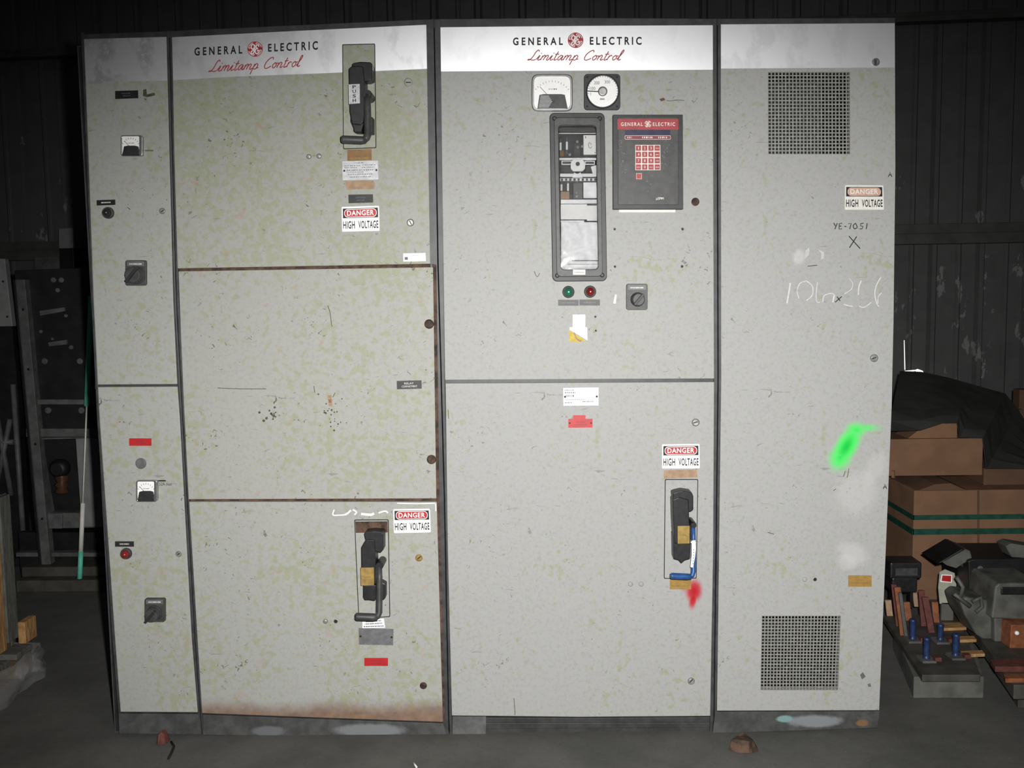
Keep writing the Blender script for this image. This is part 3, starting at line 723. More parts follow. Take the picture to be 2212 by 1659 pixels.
# relay case: black moulded frame, glass, mechanism behind the glass
q = Quad((1187, 243.5), (1306, 243.5), (1311.5, 607), (1193.5, 608))
b = MB(); asp = 119/364
b.ring(q.pts(rr(0, 0, 1, 1, .09, asp, 5)), q.pts(rr(.09, .03, .91, .97, .08, asp, 5)), -.03, .0005, 'blackp')
b.ring(q.pts(rr(.08, .027, .92, .973, .085, asp, 5)), q.pts(rr(.155, .07, .845, .925, .07, asp, 5)), -.045, -.002, 'dusty')
for u in (.09, .91):
    for v in (.035, .965): x, y = q(u, v); pp = P(x, y, -.03); b.lathe((pp.x, 0, pp.z), [(.007, .029), (.007, .034), (.004, .036)], 'blackp', 14)
o = b.build('relay_case', CC, .002)
b = MB(); q.rect(b, .155, .07, .845, .925, .038, 'glass', -.036); b.build('window_glass', o)
b = MB(); q.rect(b, .12, .05, .88, .94, .002, 'dusty', -.001)
R_ = lambda x0, y0, x1, y1, d, mm: b.rect(x0, y0, x1, y1, -d, -.0015, mm)
R_(1207, 270, 1291, 286, .012, 'dusty'); R_(1207, 287, 1289, 289, .018, 'relaymetal'); R_(1209, 292, 1260, 340, .005, 'blackp')
for (x, y0, y1) in ((1211, 308, 324), (1224.5, 306, 323), (1213, 398, 412), (1227, 396, 412)):
    b.px([(x-2, y0), (x+2, y0), (x+2, y1), (x-2, y1)], -.012, -.004, 'white'); mb_stroke(b, [(x, y0-8), (x, y1+10)], 1, .009, 'steel', False)
for (x, y) in ((1247, 306), (1248, 318), (1231, 334), (1258, 316), (1247, 390), (1246, 416), (1246, 424)): b.px(disc(x, y, 3), -.012, -.004, 'steel')
R_(1240, 308, 1254, 344, .007, 'dusty'); R_(1209, 325, 1218, 338, .008, 'ochre')
R_(1208, 341, 1290, 346, .014, 'relaymetal'); R_(1213, 347, 1236, 356, .02, 'relaymetal'); R_(1215, 349, 1234, 354, .021, 'dusty'); R_(1263, 347, 1285, 356, .02, 'relaymetal'); R_(1265, 349, 1283, 354, .021, 'dusty')
b.px([(1233, 352), (1238, 344), (1258, 344), (1264, 352), (1264, 364), (1258, 370), (1238, 370), (1233, 364)], -.024, -.004, 'white'); b.px(disc(1248, 354, 4.5), -.027, -.02, 'dusty')
R_(1211, 358, 1230, 372, .008, 'dusty'); R_(1266, 358, 1279, 372, .008, 'dusty'); b.px([(1276, 360), (1290, 356), (1290, 380), (1280, 374)], -.018, -.004, 'white')
R_(1210, 375, 1288, 382, .02, 'white'); b.px([(1236, 384), (1240, 372), (1247, 376), (1254, 372), (1259, 384)], -.024, -.004, 'relaymetal')
R_(1210, 385, 1290, 391, .012, 'relaymetal')
for x in range(1214, 1288, 9): b.px(disc(x, 388, 2.6), -.016, -.01, 'dusty')
R_(1210, 394, 1238, 420, .005, 'blackp'); R_(1238, 396, 1258, 430, .01, 'grey'); R_(1260, 394, 1290, 428, .012, 'relaymetal'); R_(1211, 414, 1230, 430, .009, 'tan')
R_(1211, 431, 1291, 440, .012, 'relaymetal'); R_(1211, 441, 1291, 474, .02, 'white'); R_(1268, 440, 1289, 444, .021, 'dusty'); R_(1211, 476, 1262, 480, .014, 'relaymetal'); R_(1268, 473, 1291, 477, .022, 'relaymetal')
R_(1212, 480, 1292, 584, .016, 'relaymetal'); R_(1235, 562, 1292, 564, .017, 'grey'); R_(1226, 570, 1292, 571, .017, 'grey')
b.build('relay_mechanism', o, .0006)
b = MB(); q2 = Quad((1260.5, 292, 1288.5, 334)); q2.rect(b, 0, 0, 1, 1, .022, 'white', -.002)
for (u, v) in ((.15, .92), (.18, .86), (.9, .1)): x, y = q2(u, v); b.px(disc(x, y, 1.2), -.0225, -.02, 'inkgrey')
q2.stroke(b, [(.62, .5), (.45, .62), (.38, .45), (.5, .32), (.64, .4)], 1, .0225, 'inkgrey'); b.build('terminal_block', o)
b = MB(); q2 = Quad((1237.7, 582.5, 1264.5, 593.5)); q2.rect(b, 0, 0, 1, 1, .0462, 'offwhite', -.044); q2.dashes(b, .1, .4, .9, .55, .0466, 'inkgrey', 3); b.build('case_label', o, 0, 'small white label')
# protection unit with keypad
q = Quad((1324, 247.5), (1475, 247.5), (1476, 452), (1324.5, 452)); b = MB()
q.rect(b, 0, 0, 1, 1, .028, 'blackp'); q.rect(b, .07, .045, .935, .975, .0295, 'dusty', -.027)
o = b.build('protection_relay', CC, .0025)
b = MB(); hq = Quad((1334, 257, 1465.5, 280)); hq.rect(b, 0, 0, 1, 1, .0302, 'padred', -.029)
hq.text(b, 'GENERAL', .055, .34, .415, .68, .0306, 'offwhite', .015, 1.3); hq.text(b, 'ELECTRIC', .58, .34, .945, .68, .0306, 'offwhite', .015, 1.3)
x, y = hq(.5, .52); monogram(b, x, y, 8.4, .0304, 'padred', 'offwhite'); b.build('header_strip', o, 0, 'red strip with white lettering')
b = MB(); Quad((1350, 280.5, 1448, 292)).rect(b, 0, 0, 1, 1, .0302, 'navy', -.029); b.build('display', o)
b = MB(); q2 = Quad((1349.5, 292.5, 1449, 301.5)); q2.rrect(b, 0, 0, 1, 1, .0302, 'offwhite', .03, 10, -.029); q2.rrect(b, .006, .08, .994, .92, .0304, 'maroon', .028, 10, -.029)
for (u0, u1, t) in ((.06, .15, 'TRIP'), (.38, .6, 'LOAD'), (.73, .93, 'LOCKED')): q2.dashes(b, u0, .3, u1, .72, .0307, 'offwhite', 3)
b.build('legend_stripe', o)
KT = ['1', '2', '3', '', '4', '5', '6', '', '7', '8', '9', '', '', '0', '', '']
b = MB(); kq = Quad((1372.5, 313), (1426.3, 313), (1426.8, 367.5), (1372.5, 367.5)); kq.rect(b, 0, 0, 1, 1, .0302, 'offwhite', -.029); kp = b.build('keypad', o)
kp = o
for i in range(16):
    cx, cy = i % 4, 3-i//4; b = MB(); u, v = (cx+.09)/4, (cy+.09)/4
    kq.rect(b, u, v, u+.82/4, v+.82/4, .0325, 'padred', -.03)
    if KT[i] == '1': kq.text(b, '1', u+.088, v+.05, u+.117, v+.155, .0328, 'offwhite')
    elif KT[i]: kq.text(b, KT[i], u+.07, v+.05, u+.135, v+.155, .0328, 'offwhite')
    else: kq.dashes(b, u+.04, v+.08, u+.17, v+.11, .0328, 'offwhite', i)
    b.build('key', o)
b = MB(); q2 = Quad((1374, 374, 1386.5, 387)); q2.rect(b, 0, 0, 1, 1, .0302, 'fadedred', -.029); q2.rect(b, .12, .12, .88, .88, .0325, 'padred', -.03); b.build('key', o)
b = MB(); Quad((1417.5, 426, 1433.5, 432.5)).text(b, 'µSPM', 0, 0, 1, 1, .0299, 'offwhite', .01); b.build('model_mark', o)
b = MB()
rnd = random.Random(3)
for k in range(60):
    x, y = rnd.choice([(1438, 330), (1432, 345), (1345, 340), (1400, 395), (1352, 362), (1440, 312), (1342, 308), (1395, 255)]); x += rnd.gauss(0, 5); y += rnd.gauss(0, 12)
    if not(1328 < x < 1470): continue
    if 1370 < x < 1428 and 311 < y < 369: continue
    if 255 < y < 303: continue
    b.px(disc(x, y, rnd.uniform(.4, 1.5)), -.0300, -.029, 'grey')
b.build('dust_marks', o, 0, 'pale scuff marks')['kind'] = 'stuff'
plate(CC, Quad((1337, 452.5, 1459, 458.7)), 'offwhite', name='backing_strip', d=.006)
screw(dC1, 1502, 436, 7.5, 'rust'); [hole(dC1, x, y, 3) for x, y in ((1327.5, 495), (1474, 495), (1328, 576), (1473, 575.6))]
lamp(CC, 1228, 630.6, 12.5, 'green', 'lamp with green lens'); lamp(CC, 1275, 630, 12.5, 'blackred', 'lamp with red lens')
plate(CC, Quad((1205.5, 647.5, 1250, 660.5)), 'dusty', [(.2, .4, .8, .6, '')], 'grey'); plate(CC, Quad((1251.5, 647, 1296, 660)), 'dusty', [(.2, .4, .8, .6, '')], 'grey')
rotary(CC, (1353, 613, 1399, 669.5), 1379, 647, 15.5)
plate(CC, Quad((1237, 679.5, 1264.5, 706.5)), 'greyscreen', name='inspection_window', d=.002); hole(dC1, 1286, 684, 2.7); hole(dC1, 1287, 714, 2.7)
b = MB(); b.px([(1231, 707), (1268, 707), (1269, 735), (1230, 712)], -.0007, .0004, 'white'); b.px([(1229, 712), (1262, 734), (1268, 735), (1250, 740), (1229, 737)], -.0012, .0004, 'yellow'); mb_stroke(b, [(1240, 718), (1246, 732), (1256, 737)], 3, .0016, 'tan'); b.build('torn_sticker', dC1, 0, 'half peeled yellow and white sticker')
b = MB(); b.px([(1329, 636), (1332, 637), (1330, 656), (1325, 655), (1327, 645)], -.0004, .0003, 'white'); b.build('paint_chip', dC1, 0, 'pale chip in the paint')
plate(CC, Quad((1216.5, 838), (1293, 837), (1293, 876), (1217, 876.5)), 'silver', [(.04, .85, .3, .9, ''), (.05, .7, .35, .76, ''), (.06, .5, .3, .6, ''), (.05, .33, .6, .36, ''), (.05, .14, .25, .2, ''), (.55, .2, .85, .25, '')], 'inkgrey', 'data_plate', .0012, True)
b = MB(); b.px([(1238, 897), (1265, 897), (1265, 905), (1280, 904.5), (1280, 923.5), (1227.5, 924), (1227.5, 905), (1238, 905)], -.0016, .0004, 'red'); q2 = Quad((1227.5, 905, 1280, 924)); q2.dashes(b, .3, .6, .7, .72, .002, 'maroon', 1); q2.dashes(b, .25, .3, .75, .42, .002, 'maroon', 2); b.px(disc(1231, 914, 1.8), -.002, 0, 'ink'); b.px(disc(1277, 914, 1.8), -.002, 0, 'ink'); b.build('nameplate', CC, 0, 'stepped red label plate')
screw(dC2, 1502.5, 912.5, 7.5, 'steel', .3); screw(dC2, 1493, 1471, 7, 'steel', .8)
danger_sign(CC, ((1430.5, 960), (1511, 959), (1511.5, 1011.5), (1430.5, 1012)))
b = MB(); b.px([(1434, 1016), (1505, 1014), (1507, 1031), (1434, 1034)], -.0005, .0004, 'tan'); b.build('sticker_residue', dC2, 0, 'tan glue residue')
hC = handle(CC, 0, 0, 1, ((1437, 1036), (1507.5, 1036), (1504, 1249), (1435, 1249.5)),
       [(1453, 1066), (1460, 1063), (1474, 1060), (1494, 1063), (1498, 1072), (1498, 1102), (1492, 1106), (1478, 1106), (1456, 1100)],
       [(1453, 1080), (1466, 1074), (1488, 1080), (1489, 1124), (1491, 1140), (1492, 1175), (1457, 1175), (1454, 1120)],
       ((1464, 1136.5), (1489.5, 1136), (1489.5, 1174), (1464, 1174.5)),
       [(1454, 1154), (1492, 1172), (1491, 1208), (1480, 1211), (1472, 1218), (1466, 1211), (1455, 1208)],
       [(1484, 1126), (1495, 1128), (1500, 1140), (1500, 1166), (1484, 1166)],
       ((1498, 1134), (1498, 1243), 5.6), (1448, 7.2), 'brass', False, mC2, False, ('blue', 'blue'))
b = MB(); b.px([(1494, 1168), (1502, 1167), (1503, 1185), (1501, 1205), (1497, 1226), (1491.5, 1225), (1494, 1200)], -.1, -.0985, 'white')
for i in range(6): y = 1186+6*i; mb_stroke(b, [(1498-.5*i*.6, y), (1499-.5*i*.6, y+3)], 1.4, .1004, 'inkgrey', False)
mb_stroke(b, [(1492, 1172), (1498, 1170), (1503, 1173)], 2.5, .1006, 'offwhite'); b.build('paper_tag', hC, 0, 'white paper tag tied to the lever')
plate(CC, Quad((1447, 1252, 1493, 1273)), 'gold', [(.1, .3, .9, .4, '')], 'ochre', 'sticker_residue', .0008, label='ochre label')
plug(dC2, 1361.7, 1261.5, 5.5, mC1); plug(dC2, 1385, 1261.5, 5.5, mC1)
b = MB(); 
for l in ([(1440, 217), (1450, 218), (1462, 216), (1478, 217)], [(1110, 1508), (1112, 1530), (1112.5, 1545)], [(968, 885), (969, 905)], [(1154, 586), (1160, 598), (1166, 590)]): b = MB(); mb_stroke(b, l, 1.3, .0004, 'stain'); b.build('scratch', dC1)
b = MB(); b.px([(1424, 214), (1434, 211), (1437, 216), (1428, 219)], -.0004, .0003, 'oxide'); b.build('paint_chip', dC1, 0, 'red brown chip')
mCb = base_mat('black_base_rail', [], c(66, 66, 66)); b = MB()
b.px([(1048, 1550), (1250, 1551), (1534, 1549), (1535, 1583), (1300, 1586), (1048, 1590)], .012, .05, mCb); b.px([(1048, 1562), (1534, 1561), (1534, 1572), (1048, 1575)], .008, .03, mCb)
b.build('base_rail', CC, .002)
b = MB(); b.px([(977, 1548), (1050, 1548.5), (1050, 1589.5), (977, 1591)], .0, .02, base_mat('worn_base_stub', [], c(106, 106, 106))); b.build('base_plate', CC, .001)

# ------------------------------------------------------------------ D: ventilated cabinet
D = thing('switchgear_cabinet', 'tall single-door grey cabinet with two grilles and green spray paint, right end of the row', 'electrical cabinet', ((xCD+xD)/2, .38, 0))
shell(D, xCD+.002, xD-.02, 2.23)
b = MB()
strip(b, [(x+1.8, y) for x, y in seamCD], [(1558, 40), (1559, 820), (1550, 1536), (1547, 1584)], .002, .03, 'frame')
b.px([(1548.5, 40), (1934, 38), (1934, 51), (1548.5, 54)], .003, .03, 'frame')
strip(b, [(1920, 44), (1920, 400), (1917, 800), (1888, 1534)], [(1931, 44), (1931, 400), (1926, 800), (1896, 1534)], .024, .04, 'frame')
b.build('frame', D, .0015)
oD = D.location.x
def gp(x, y): p = P(x, y); return p.x-oD, p.z
g1, g2, g3 = gp(1828, 965), gp(1815, 988), gp(1862, 930)
sp = [([(g1[0], g1[1], .045, .105, .5), (g2[0], g2[1], .05, .06, .4, .75), (g3[0]-.018, g3[1]+.002, .05, .034, 0, .7), (g3[0]+.012, g3[1]+.008, .07, .02, 0, .5)], c(84, 244, 110), c(24, 212, 72))]
ch = [gp(1725, 555)+(.03, .035, .2, .6), gp(1842, 1195)+(.08, .05, .5, .45), gp(1850, 1065)+(.10, .11, .4, .35), gp(1890, 1010)+(.05, .08, .4, .3), gp(1830, 1215)+(.05, .04, .2, .4)]
mD = panel_mat('grey_enamel_green_spray', .05, None, .35, sp, ch)
# door as a sheet with two grille openings, built in strips round them
dl = lambda y: lerp2((1557, 52), (1558, 820), (y-52)/768)[0] if y < 820 else lerp2((1558, 820), (1549, 1535), (y-820)/715)[0]
dpt = [(1933, 50), (1934, 360), (1930, 700), (1926, 880), (1899, 1534)]
def dr(y):
    for (x0, y0), (x1, y1) in zip(dpt, dpt[1:]):
        if y <= y1: return x0+(x1-x0)*(y-y0)/(y1-y0)
    return 1899
U = ((1658.6, 155.5), (1836, 155.5), (1836.5, 333.5), (1659, 333.5)); Lw = ((1645.5, 1330), (1816.5, 1330), (1810.5, 1491), (1642.6, 1491))
b = MB()
def slab(pts): b.px(pts, 0, .022, mD)
ys = [52, 155.5]; slab([(1557, 52.5), (1933, 50), (dr(155.5), 155.5), (dl(155.5), 155.5)])
slab([(dl(155.5), 155.5), U[0], U[3], (dl(333.5), 333.5)]); slab([U[1], (dr(155.5), 155.5), (dr(333.5), 333.5), U[2]])
mid_r = [(dr(y), y) for y in (333.5, 360, 520, 700, 880, 1100, 1330)]; mid_l = [(dl(y), y) for y in (1330, 1050, 820, 580, 333.5)]
slab(mid_r+mid_l)
slab([(dl(1330), 1330), Lw[0], Lw[3], (dl(1491), 1491)]); slab([Lw[1], (dr(1330), 1330), (dr(1491), 1491), Lw[2]])
slab([(dl(1491), 1491), (dr(1491), 1491), (1899, 1534), (1549, 1535)])
dD = b.build('door', D)
band(dD, [(1557.5, 53), (1932.6, 50.5), (1932.8, 145.7), (1557.5, 148)], band_mat('silver_band_scraped', .45))
def grille(qp, nu, nv):
    q = Quad(*qp); b = MB(); d0 = .004; w = .34
    for i in range(nu+1):
        u = i/nu; h = .5*w/nu; q.rect(b, max(u-h, 0), 0, min(u+h, 1), 1, d0-.006, 'grille', .005)
    for j in range(nv+1):
        v = j/nv; h = .5*w/nv; q.rect(b, 0, max(v-h, 0), 1, min(v+h, 1), d0-.0062, 'grille', .0052)
    b.build('grille', dD)
MT['grille'] = simple('grille_steel', c(160, 160, 154), .45, .2, .2, 90)
grille(U, 23, 23); grille(Lw, 24, 23)
b = MB(); p = P(1891.5, 134.5); b.lathe(p, [(.012, -.001), (.012, .002), (.0095, .003), (.009, .009), (.006, .011)], 'steel', 20); b.px([(1889, 129), (1894, 129), (1894, 140), (1889, 140)], -.0125, -.008, 'dusty'); b.build('latch_bolt', dD, 0, 'protruding latch bolt')
danger_sign(D, ((1825.5, 400), (1908, 400.5), (1909.5, 453), (1825, 453)), True)
b = MB()
ST = {'Y': [[(0, 1), (.45, .5)], [(.9, 1), (.3, 0)]], 'E': [[(.9, 1), (.1, .9), (.05, 0), (.85, .05)], [(.08, .5), (.7, .52)]], '-': [[(.2, .45), (.8, .45)]], '7': [[(0, .9), (.8, .95), (.4, 0)]],
      '0': [[(.5, 1), (.05, .6), (.3, .05), (.85, .35), (.5, 1)]], '5': [[(.95, 1), (.3, .9), (.3, .55), (.8, .45), (.6, .05), (.1, .05)]], '1': [[(.6, 1), (.3, 0)]], 'A': [[(0, 0), (.5, 1), (1, 0)], [(.2, .4), (.85, .4)]]}
x = 1801
for chh, wd2 in (('Y', 10), ('E', 9), ('-', 9), ('7', 9), ('0', 12), ('5', 12), ('1', 8)):
    q = Quad((x, 482, x+wd2*.85, 495)); [q.stroke(b, l, 1.9, .0006, 'ink', chh in '0') for l in ST[chh]]; x += wd2+1.2
mb_stroke(b, [(1833.7, 510), (1858, 537)], 2.1, .0006, 'ink', False); mb_stroke(b, [(1850.7, 510.7), (1835, 535)], 2.1, .0006, 'ink', False)
mb_stroke(b, [(1804, 653), (1812, 646), (1818.5, 640.5)], 1.9, .0006, 'ink'); mb_stroke(b, [(1808, 641), (1815, 650)], 2.1, .0006, 'ink', False); mb_stroke(b, [(1744.5, 575), (1765.5, 573)], 1.4, .0006, 'ink', False)
for (x, y) in ((1919, 372), (1908, 1046)):
    q = Quad((x, y, x+7.5, y+10)); [q.stroke(b, l, 1.8, .0006, 'ink', False) for l in ST['A']]
b.build('marker_writing', dD, 0, 'black marker handwriting')
b = MB(); zz = lambda l: [(1640+a/4.878, 360+bb/4.878) for a, bb in l]
for l, w in (([(328, 1225), (310, 1340), (292, 1440)], 3), ([(500, 1205), (430, 1230), (400, 1310), (420, 1390)], 1.6), ([(500, 1205), (560, 1260), (560, 1350), (500, 1410)], 1.8), ([(615, 1220), (600, 1330), (605, 1420), (640, 1430)], 1.4),
             ([(670, 1430), (685, 1360), (760, 1335), (800, 1360)], 1.6), ([(790, 1360), (775, 1430)], 3), ([(950, 1180), (985, 1230), (970, 1290), (900, 1340)], 1.4), ([(890, 1450), (930, 1462), (985, 1472)], 2), ([(1075, 1200), (1050, 1270), (1045, 1350)], 2.4), ([(1050, 1470), (1110, 1480), (1180, 1430)], 1.8),
             ([(1285, 1160), (1240, 1240), (1218, 1330), (1235, 1430), (1260, 1475)], 2), ([(1290, 1330), (1255, 1370), (1250, 1440)], 1.8)): b = MB(); mb_stroke(b, zz(l), w, .0005, 'chalk'); b.build('chalk_stroke', dD, 0, 'white chalk stroke')
for l in ([(375, 940), (365, 1005), (400, 1005), (385, 950)], [(400, 900), (440, 880), (455, 950), (430, 1010), (405, 960)], [(490, 880), (530, 850), (525, 930), (475, 975)], [(620, 870), (680, 900), (685, 970), (650, 975), (655, 920)]): b = MB(); b.px(zz(l), -.0005, .0003, 'chalkdim'); b.build('chalk_smudge', dD, 0, 'pale chalk smudge')
screw(dD, 1888, 773.5, 7.5, 'steel', .4); plug(dD, 1738, 1251.5, 5, mD); hole(dD, 1760.3, 1251.5, 3.6)
plate(D, Quad((1832.5, 1243, 1883, 1267.5)), 'gold', [(.1, .3, .9, .36, '')], 'ochre', 'sticker_residue', .0009, label='ochre label')
b = MB(); b.px([(1858, 1458), (1864, 1452), (1870, 1462), (1862, 1468)], -.0005, .0004, 'grey'); b.px([(1874, 1478), (1880, 1476), (1882, 1483), (1876, 1484)], -.0005, .0004, 'grey')
for l in ([(1658, 1150), (1672, 1154)], [(1822, 1030), (1826, 1018)], [(1830, 1032), (1834, 1012)], [(1800, 1060), (1806, 1056)]): mb_stroke(b, l, 1.4, .0004, 'stain', False)
b.build('scuff_marks', dD, 0, 'grey scuffs')
q1 = P(1760, 1558); mDb = base_mat('worn_base_paint_right', [(q1.x-oD, q1.z, .15, .035, c(142, 146, 148)), (P(1695, 1553).x-oD, P(1695, 1553).z, .045, .02, c(136, 168, 168)), (P(1862, 1562).x-oD, P(1862, 1562).z, .035, .02, c(140, 104, 76))])
b = MB(); b.px([(1545, 1538), (1900, 1536.5), (1895.5, 1572.5), (1539.5, 1584)], .0, .02, mDb); b.build('base_plate', D, .001)

# ------------------------------------------------------------------ floor bits at the base
def lump(px, py, w, d, h, m, seed, rot=0):
    r = random.Random(seed); p = G(px, py, 0); b = MB(); n = 9; top = []; bot = []
    for k in range(n):
        a = 2*math.pi*k/n+rot; s = r.uniform(.8, 1.1); bot.append(Vector((p.x+w*s*math.cos(a), p.y+d*s*math.sin(a), 0)))
        s *= r.uniform(.6, .85); top.append(Vector((p.x+w*s*math.cos(a), p.y+d*s*math.sin(a), h*r.uniform(.6, 1.1))))
    b.add(bot+top, [[i, (i+1) % n, n+(i+1) % n, n+i] for i in range(n)]+[list(range(n, 2*n)), list(range(n))[::-1]], m); return b
tag(lump(1606, 1614, .05, .045, .035, 'rust', 4).build('rust_lump', None, .002), 'brown rusty lump on the floor in front of the tall grilled cabinet', 'debris')
tag(lump(352, 1603, .022, .03, .04, 'oxide', 8).build('wood_chock', None, .002), 'small red brown chock on the floor in front of the narrow cabinet', 'debris')
b = MB(); b.tube([G(370, 1606)+Vector((0, 0, .006)), G(376, 1615)+Vector((0, 0, .005)), G(372, 1626)+Vector((0, 0, .005)), G(364, 1642)+Vector((0, 0, .005))], .004, 'ink', 6); tag(b.build('cable_scrap', None), 'short black cable scrap lying by the red brown chock', 'debris')
b = MB(); b.tube([G(893, 1650)+Vector((0, 0, .004)), G(900, 1660)+Vector((0, 0, .004))], .003, 'offwhite', 6); tag(b.build('wire_scrap', None), 'short pale wire scrap on the floor at the bottom edge', 'debris')

# ------------------------------------------------------------------ left background
Y = 1.75
def bx(b, x0, y0, x1, y1, m, Y=Y, dep=.05): b.rect(x0, y0, x1, y1, Y, Y+dep, m)
fz = lambda px, Yd: P(px, 829, Yd).x
k = thing('equipment_rack', 'dark open equipment rack with black panel and grey uprights, left of the cabinets', 'equipment rack', (P(130, 1200, Y).x, Y+.2, 0))
bz = G(140, 1296).z
b = MB(); # platform / skid
p0 = P(50, 1300, Y-.1).x; p1 = P(250, 1300, Y-.1).x
b.box(p0, p1+.1, Y-.16, Y+.5, 0, .06, 'skid'); b.box(p0, p1+.1, Y-.1, Y+.5, .06, .11, 'skid'); b.build('skid_base', k, .006)
def up(x0, y0, x1, y1, w, m, name='upright', Yf=Y-.05):
    b = MB(); b.px([(x0, y0), (x0+w, y0), (x1+w, y1), (x1, y1)], Yf, Yf+.05, m); b.px([(x0-.35*w, y0), (x0, y0), (x1, y1), (x1-.35*w, y1)], Yf+.01, Yf+.05, 'rackblack')
    for t in (.1, .3, .55, .8): x, y = lerp2((x0+w/2, y0), (x1+w/2, y1), t); b.px(disc(x, y, 3), Yf-.004, Yf, 'rackblack')
    return b.build(name, k, .003)
up(34, 604, 93, 1250, 19, 'rackgrey'); up(196, 596, 244, 1250, 12, 'rackgrey', 'upright')
b = MB(); b.px([(30, 584), (194, 578), (206, 863), (66, 863)], Y, Y+.06, 'rackblack'); pn = b.build('black_panel', k, .003)
for (x, y, r) in ((117, 605, 6), (134, 605, 6), (126, 627, 5), (144, 682, 4), (90, 716, 4), (155, 750, 5), (98, 780, 7), (174, 780, 7), (115, 732, 3)):
    b = MB(); pp = P(x, y, Y); b.lathe(pp, [(r*.0023, -.002), (r*.0023, .01), (r*.0016, .014)], 'rackgrey', 16); b.build('stud', pn)
for q in (((85, 672), (138, 664), (140, 672), (87, 682)), ((104, 740), (144, 734), (144, 744), (106, 748))):
    b = MB(); b.px(q, Y-.012, Y, 'rackgrey'); b.build('nameplate', pn)
for (x0, y0, x1, y1, m) in ((66, 863, 212, 874, 'rackgrey'), (56, 926, 214, 944, 'rackgrey'), (34, 1194, 226, 1203, 'rackgrey')):
    b = MB(); bx(b, x0, y0, x1, y1, m, Y-.03, .05); b.build('crossbar', k, .003)
b = MB(); bx(b, 72, 874, 212, 926, 'rackblack', Y+.02, .04)
for x in (106, 178): pp = P(x, 886, Y+.02); b.lathe(pp, [(.015, -.002), (.015, .012)], 'rackgrey', 14)
b.build('black_panel', k)
b = MB(); b.ring([(60, 946), (214, 944), (222, 1140), (92, 1142)], [(80, 950), (163, 948), (174, 1108), (106, 1108)], Y-.02, Y+.04, 'rackgrey'); b.px([(163, 948), (212, 946), (222, 1138), (176, 1138)], Y-.024, Y-.015, 'racklight')
b.build('breaker_housing', k, .003)
b = MB(); b.px([(66, 946), (212, 946), (222, 1140), (92, 1140)], Y+.10, Y+.16, 'rackblack'); b.build('back_panel', k)
b = MB(); b.lathe(P(134, 1066, Y+.02), [(.02, 0), (.035, .01), (.022, .03), (.036, .045), (.022, .06), (.036, .08), (.022, .1), (.03, .12), (.02, .125)], 'porc', 18, (0.05, 0, 1)); b.lathe(P(134, 1010, Y+.04), [(.045, 0), (.05, .03), (.03, .06)], 'rackblack', 16, (0, -1, 0)); b.build('insulator', k)
b = MB(); bx(b, 95, 1110, 134, 1142, 'rackgrey', Y-.03, .06); b.build('terminal_box', k, .003)
b = MB(); b.px([(40, 1150), (226, 1150), (230, 1258), (46, 1258)], Y+.05, Y+.09, 'rackblack'); b.build('lower_panel', k)
# teal and white pole leaning on the rack
b = MB(); t0 = G(172, 1258, .11); t0.y = Y-.13; t0 = P(172, 1257, Y-.13); t1 = P(197, 640, Y-.08)
def seg(a, bb, m, r): b.tube([t0.lerp(t1, a), t0.lerp(t1, (a+bb)/2), t0.lerp(t1, bb)], r, m, 10)
seg(0, .11, 'teal', .012); seg(.11, .28, 'offwhite', .011); seg(.28, .62, 'offwhite', .004); seg(.62, 1, 'teal', .013)
tag(b.build('pole', None), 'thin teal and white pole leaning on the dark rack', 'pole')
# far left frame with pale sheet
k = thing('sheet_metal_frame', 'pale grey sheet on a braced dark frame at the far left edge', 'frame', (P(0, 1100, 1.9).x, 2.0, 0))
b = MB(); b.px([(-60, 556), (10, 559), (27, 705), (-60, 706)], 1.9, 1.94, 'racklight')
for (x, y) in ((6, 608), (15, 684)): b.px(disc(x, y, 2.5), 1.894, 1.9, 'rackblack')
b.build('pale_panel', k, .003)
b = MB(); b.px([(-60, 705), (26, 705), (40, 860), (60, 1262), (-60, 1262)], 2.05, 2.1, 'rackblack'); zz0 = P(0, 1262, 2.05).z; b.box(P(-60, 1200, 2.05).x, P(58, 1262, 2.05).x, 2.05, 2.1, 0, zz0+.01, 'rackblack'); b.build('backing', k)
for l in ([(-10, 1060), (22, 905)], [(-10, 880), (24, 1070)], [(28, 830), (56, 1240)], [(-30, 955), (30, 955)]):
    b = MB(); b.tube([P(x, y, 1.98) for x, y in l], .014, 'rackgrey', 8); b.build('brace', k)
# boxes on the wall girt
k = thing('junction_box', 'pale grey electrical box with dark lower half on rear wall, upper left', 'electrical box', PW(142, 581, .15))
b = MB(); b.loop([PW(x, y, .22) for x, y in ((126, 494), (157, 492), (158, 536), (127, 537))], (0, .14, 0), 'racklight'); b.build('cover', k, .004)
b = MB(); b.loop([PW(x, y, .21) for x, y in ((128, 537), (158, 536), (160, 584), (130, 584))], (0, .13, 0), 'rackblack'); b.build('body', k, .004)
b = MB(); b.loop([PW(x, y, .2) for x, y in ((74, 556), (127, 554), (128, 584), (74, 584))], (0, .1, 0), 'rackgrey'); tag(b.build('wall_board', None, .003), 'grey board on the rear wall left of the electrical box', 'board')
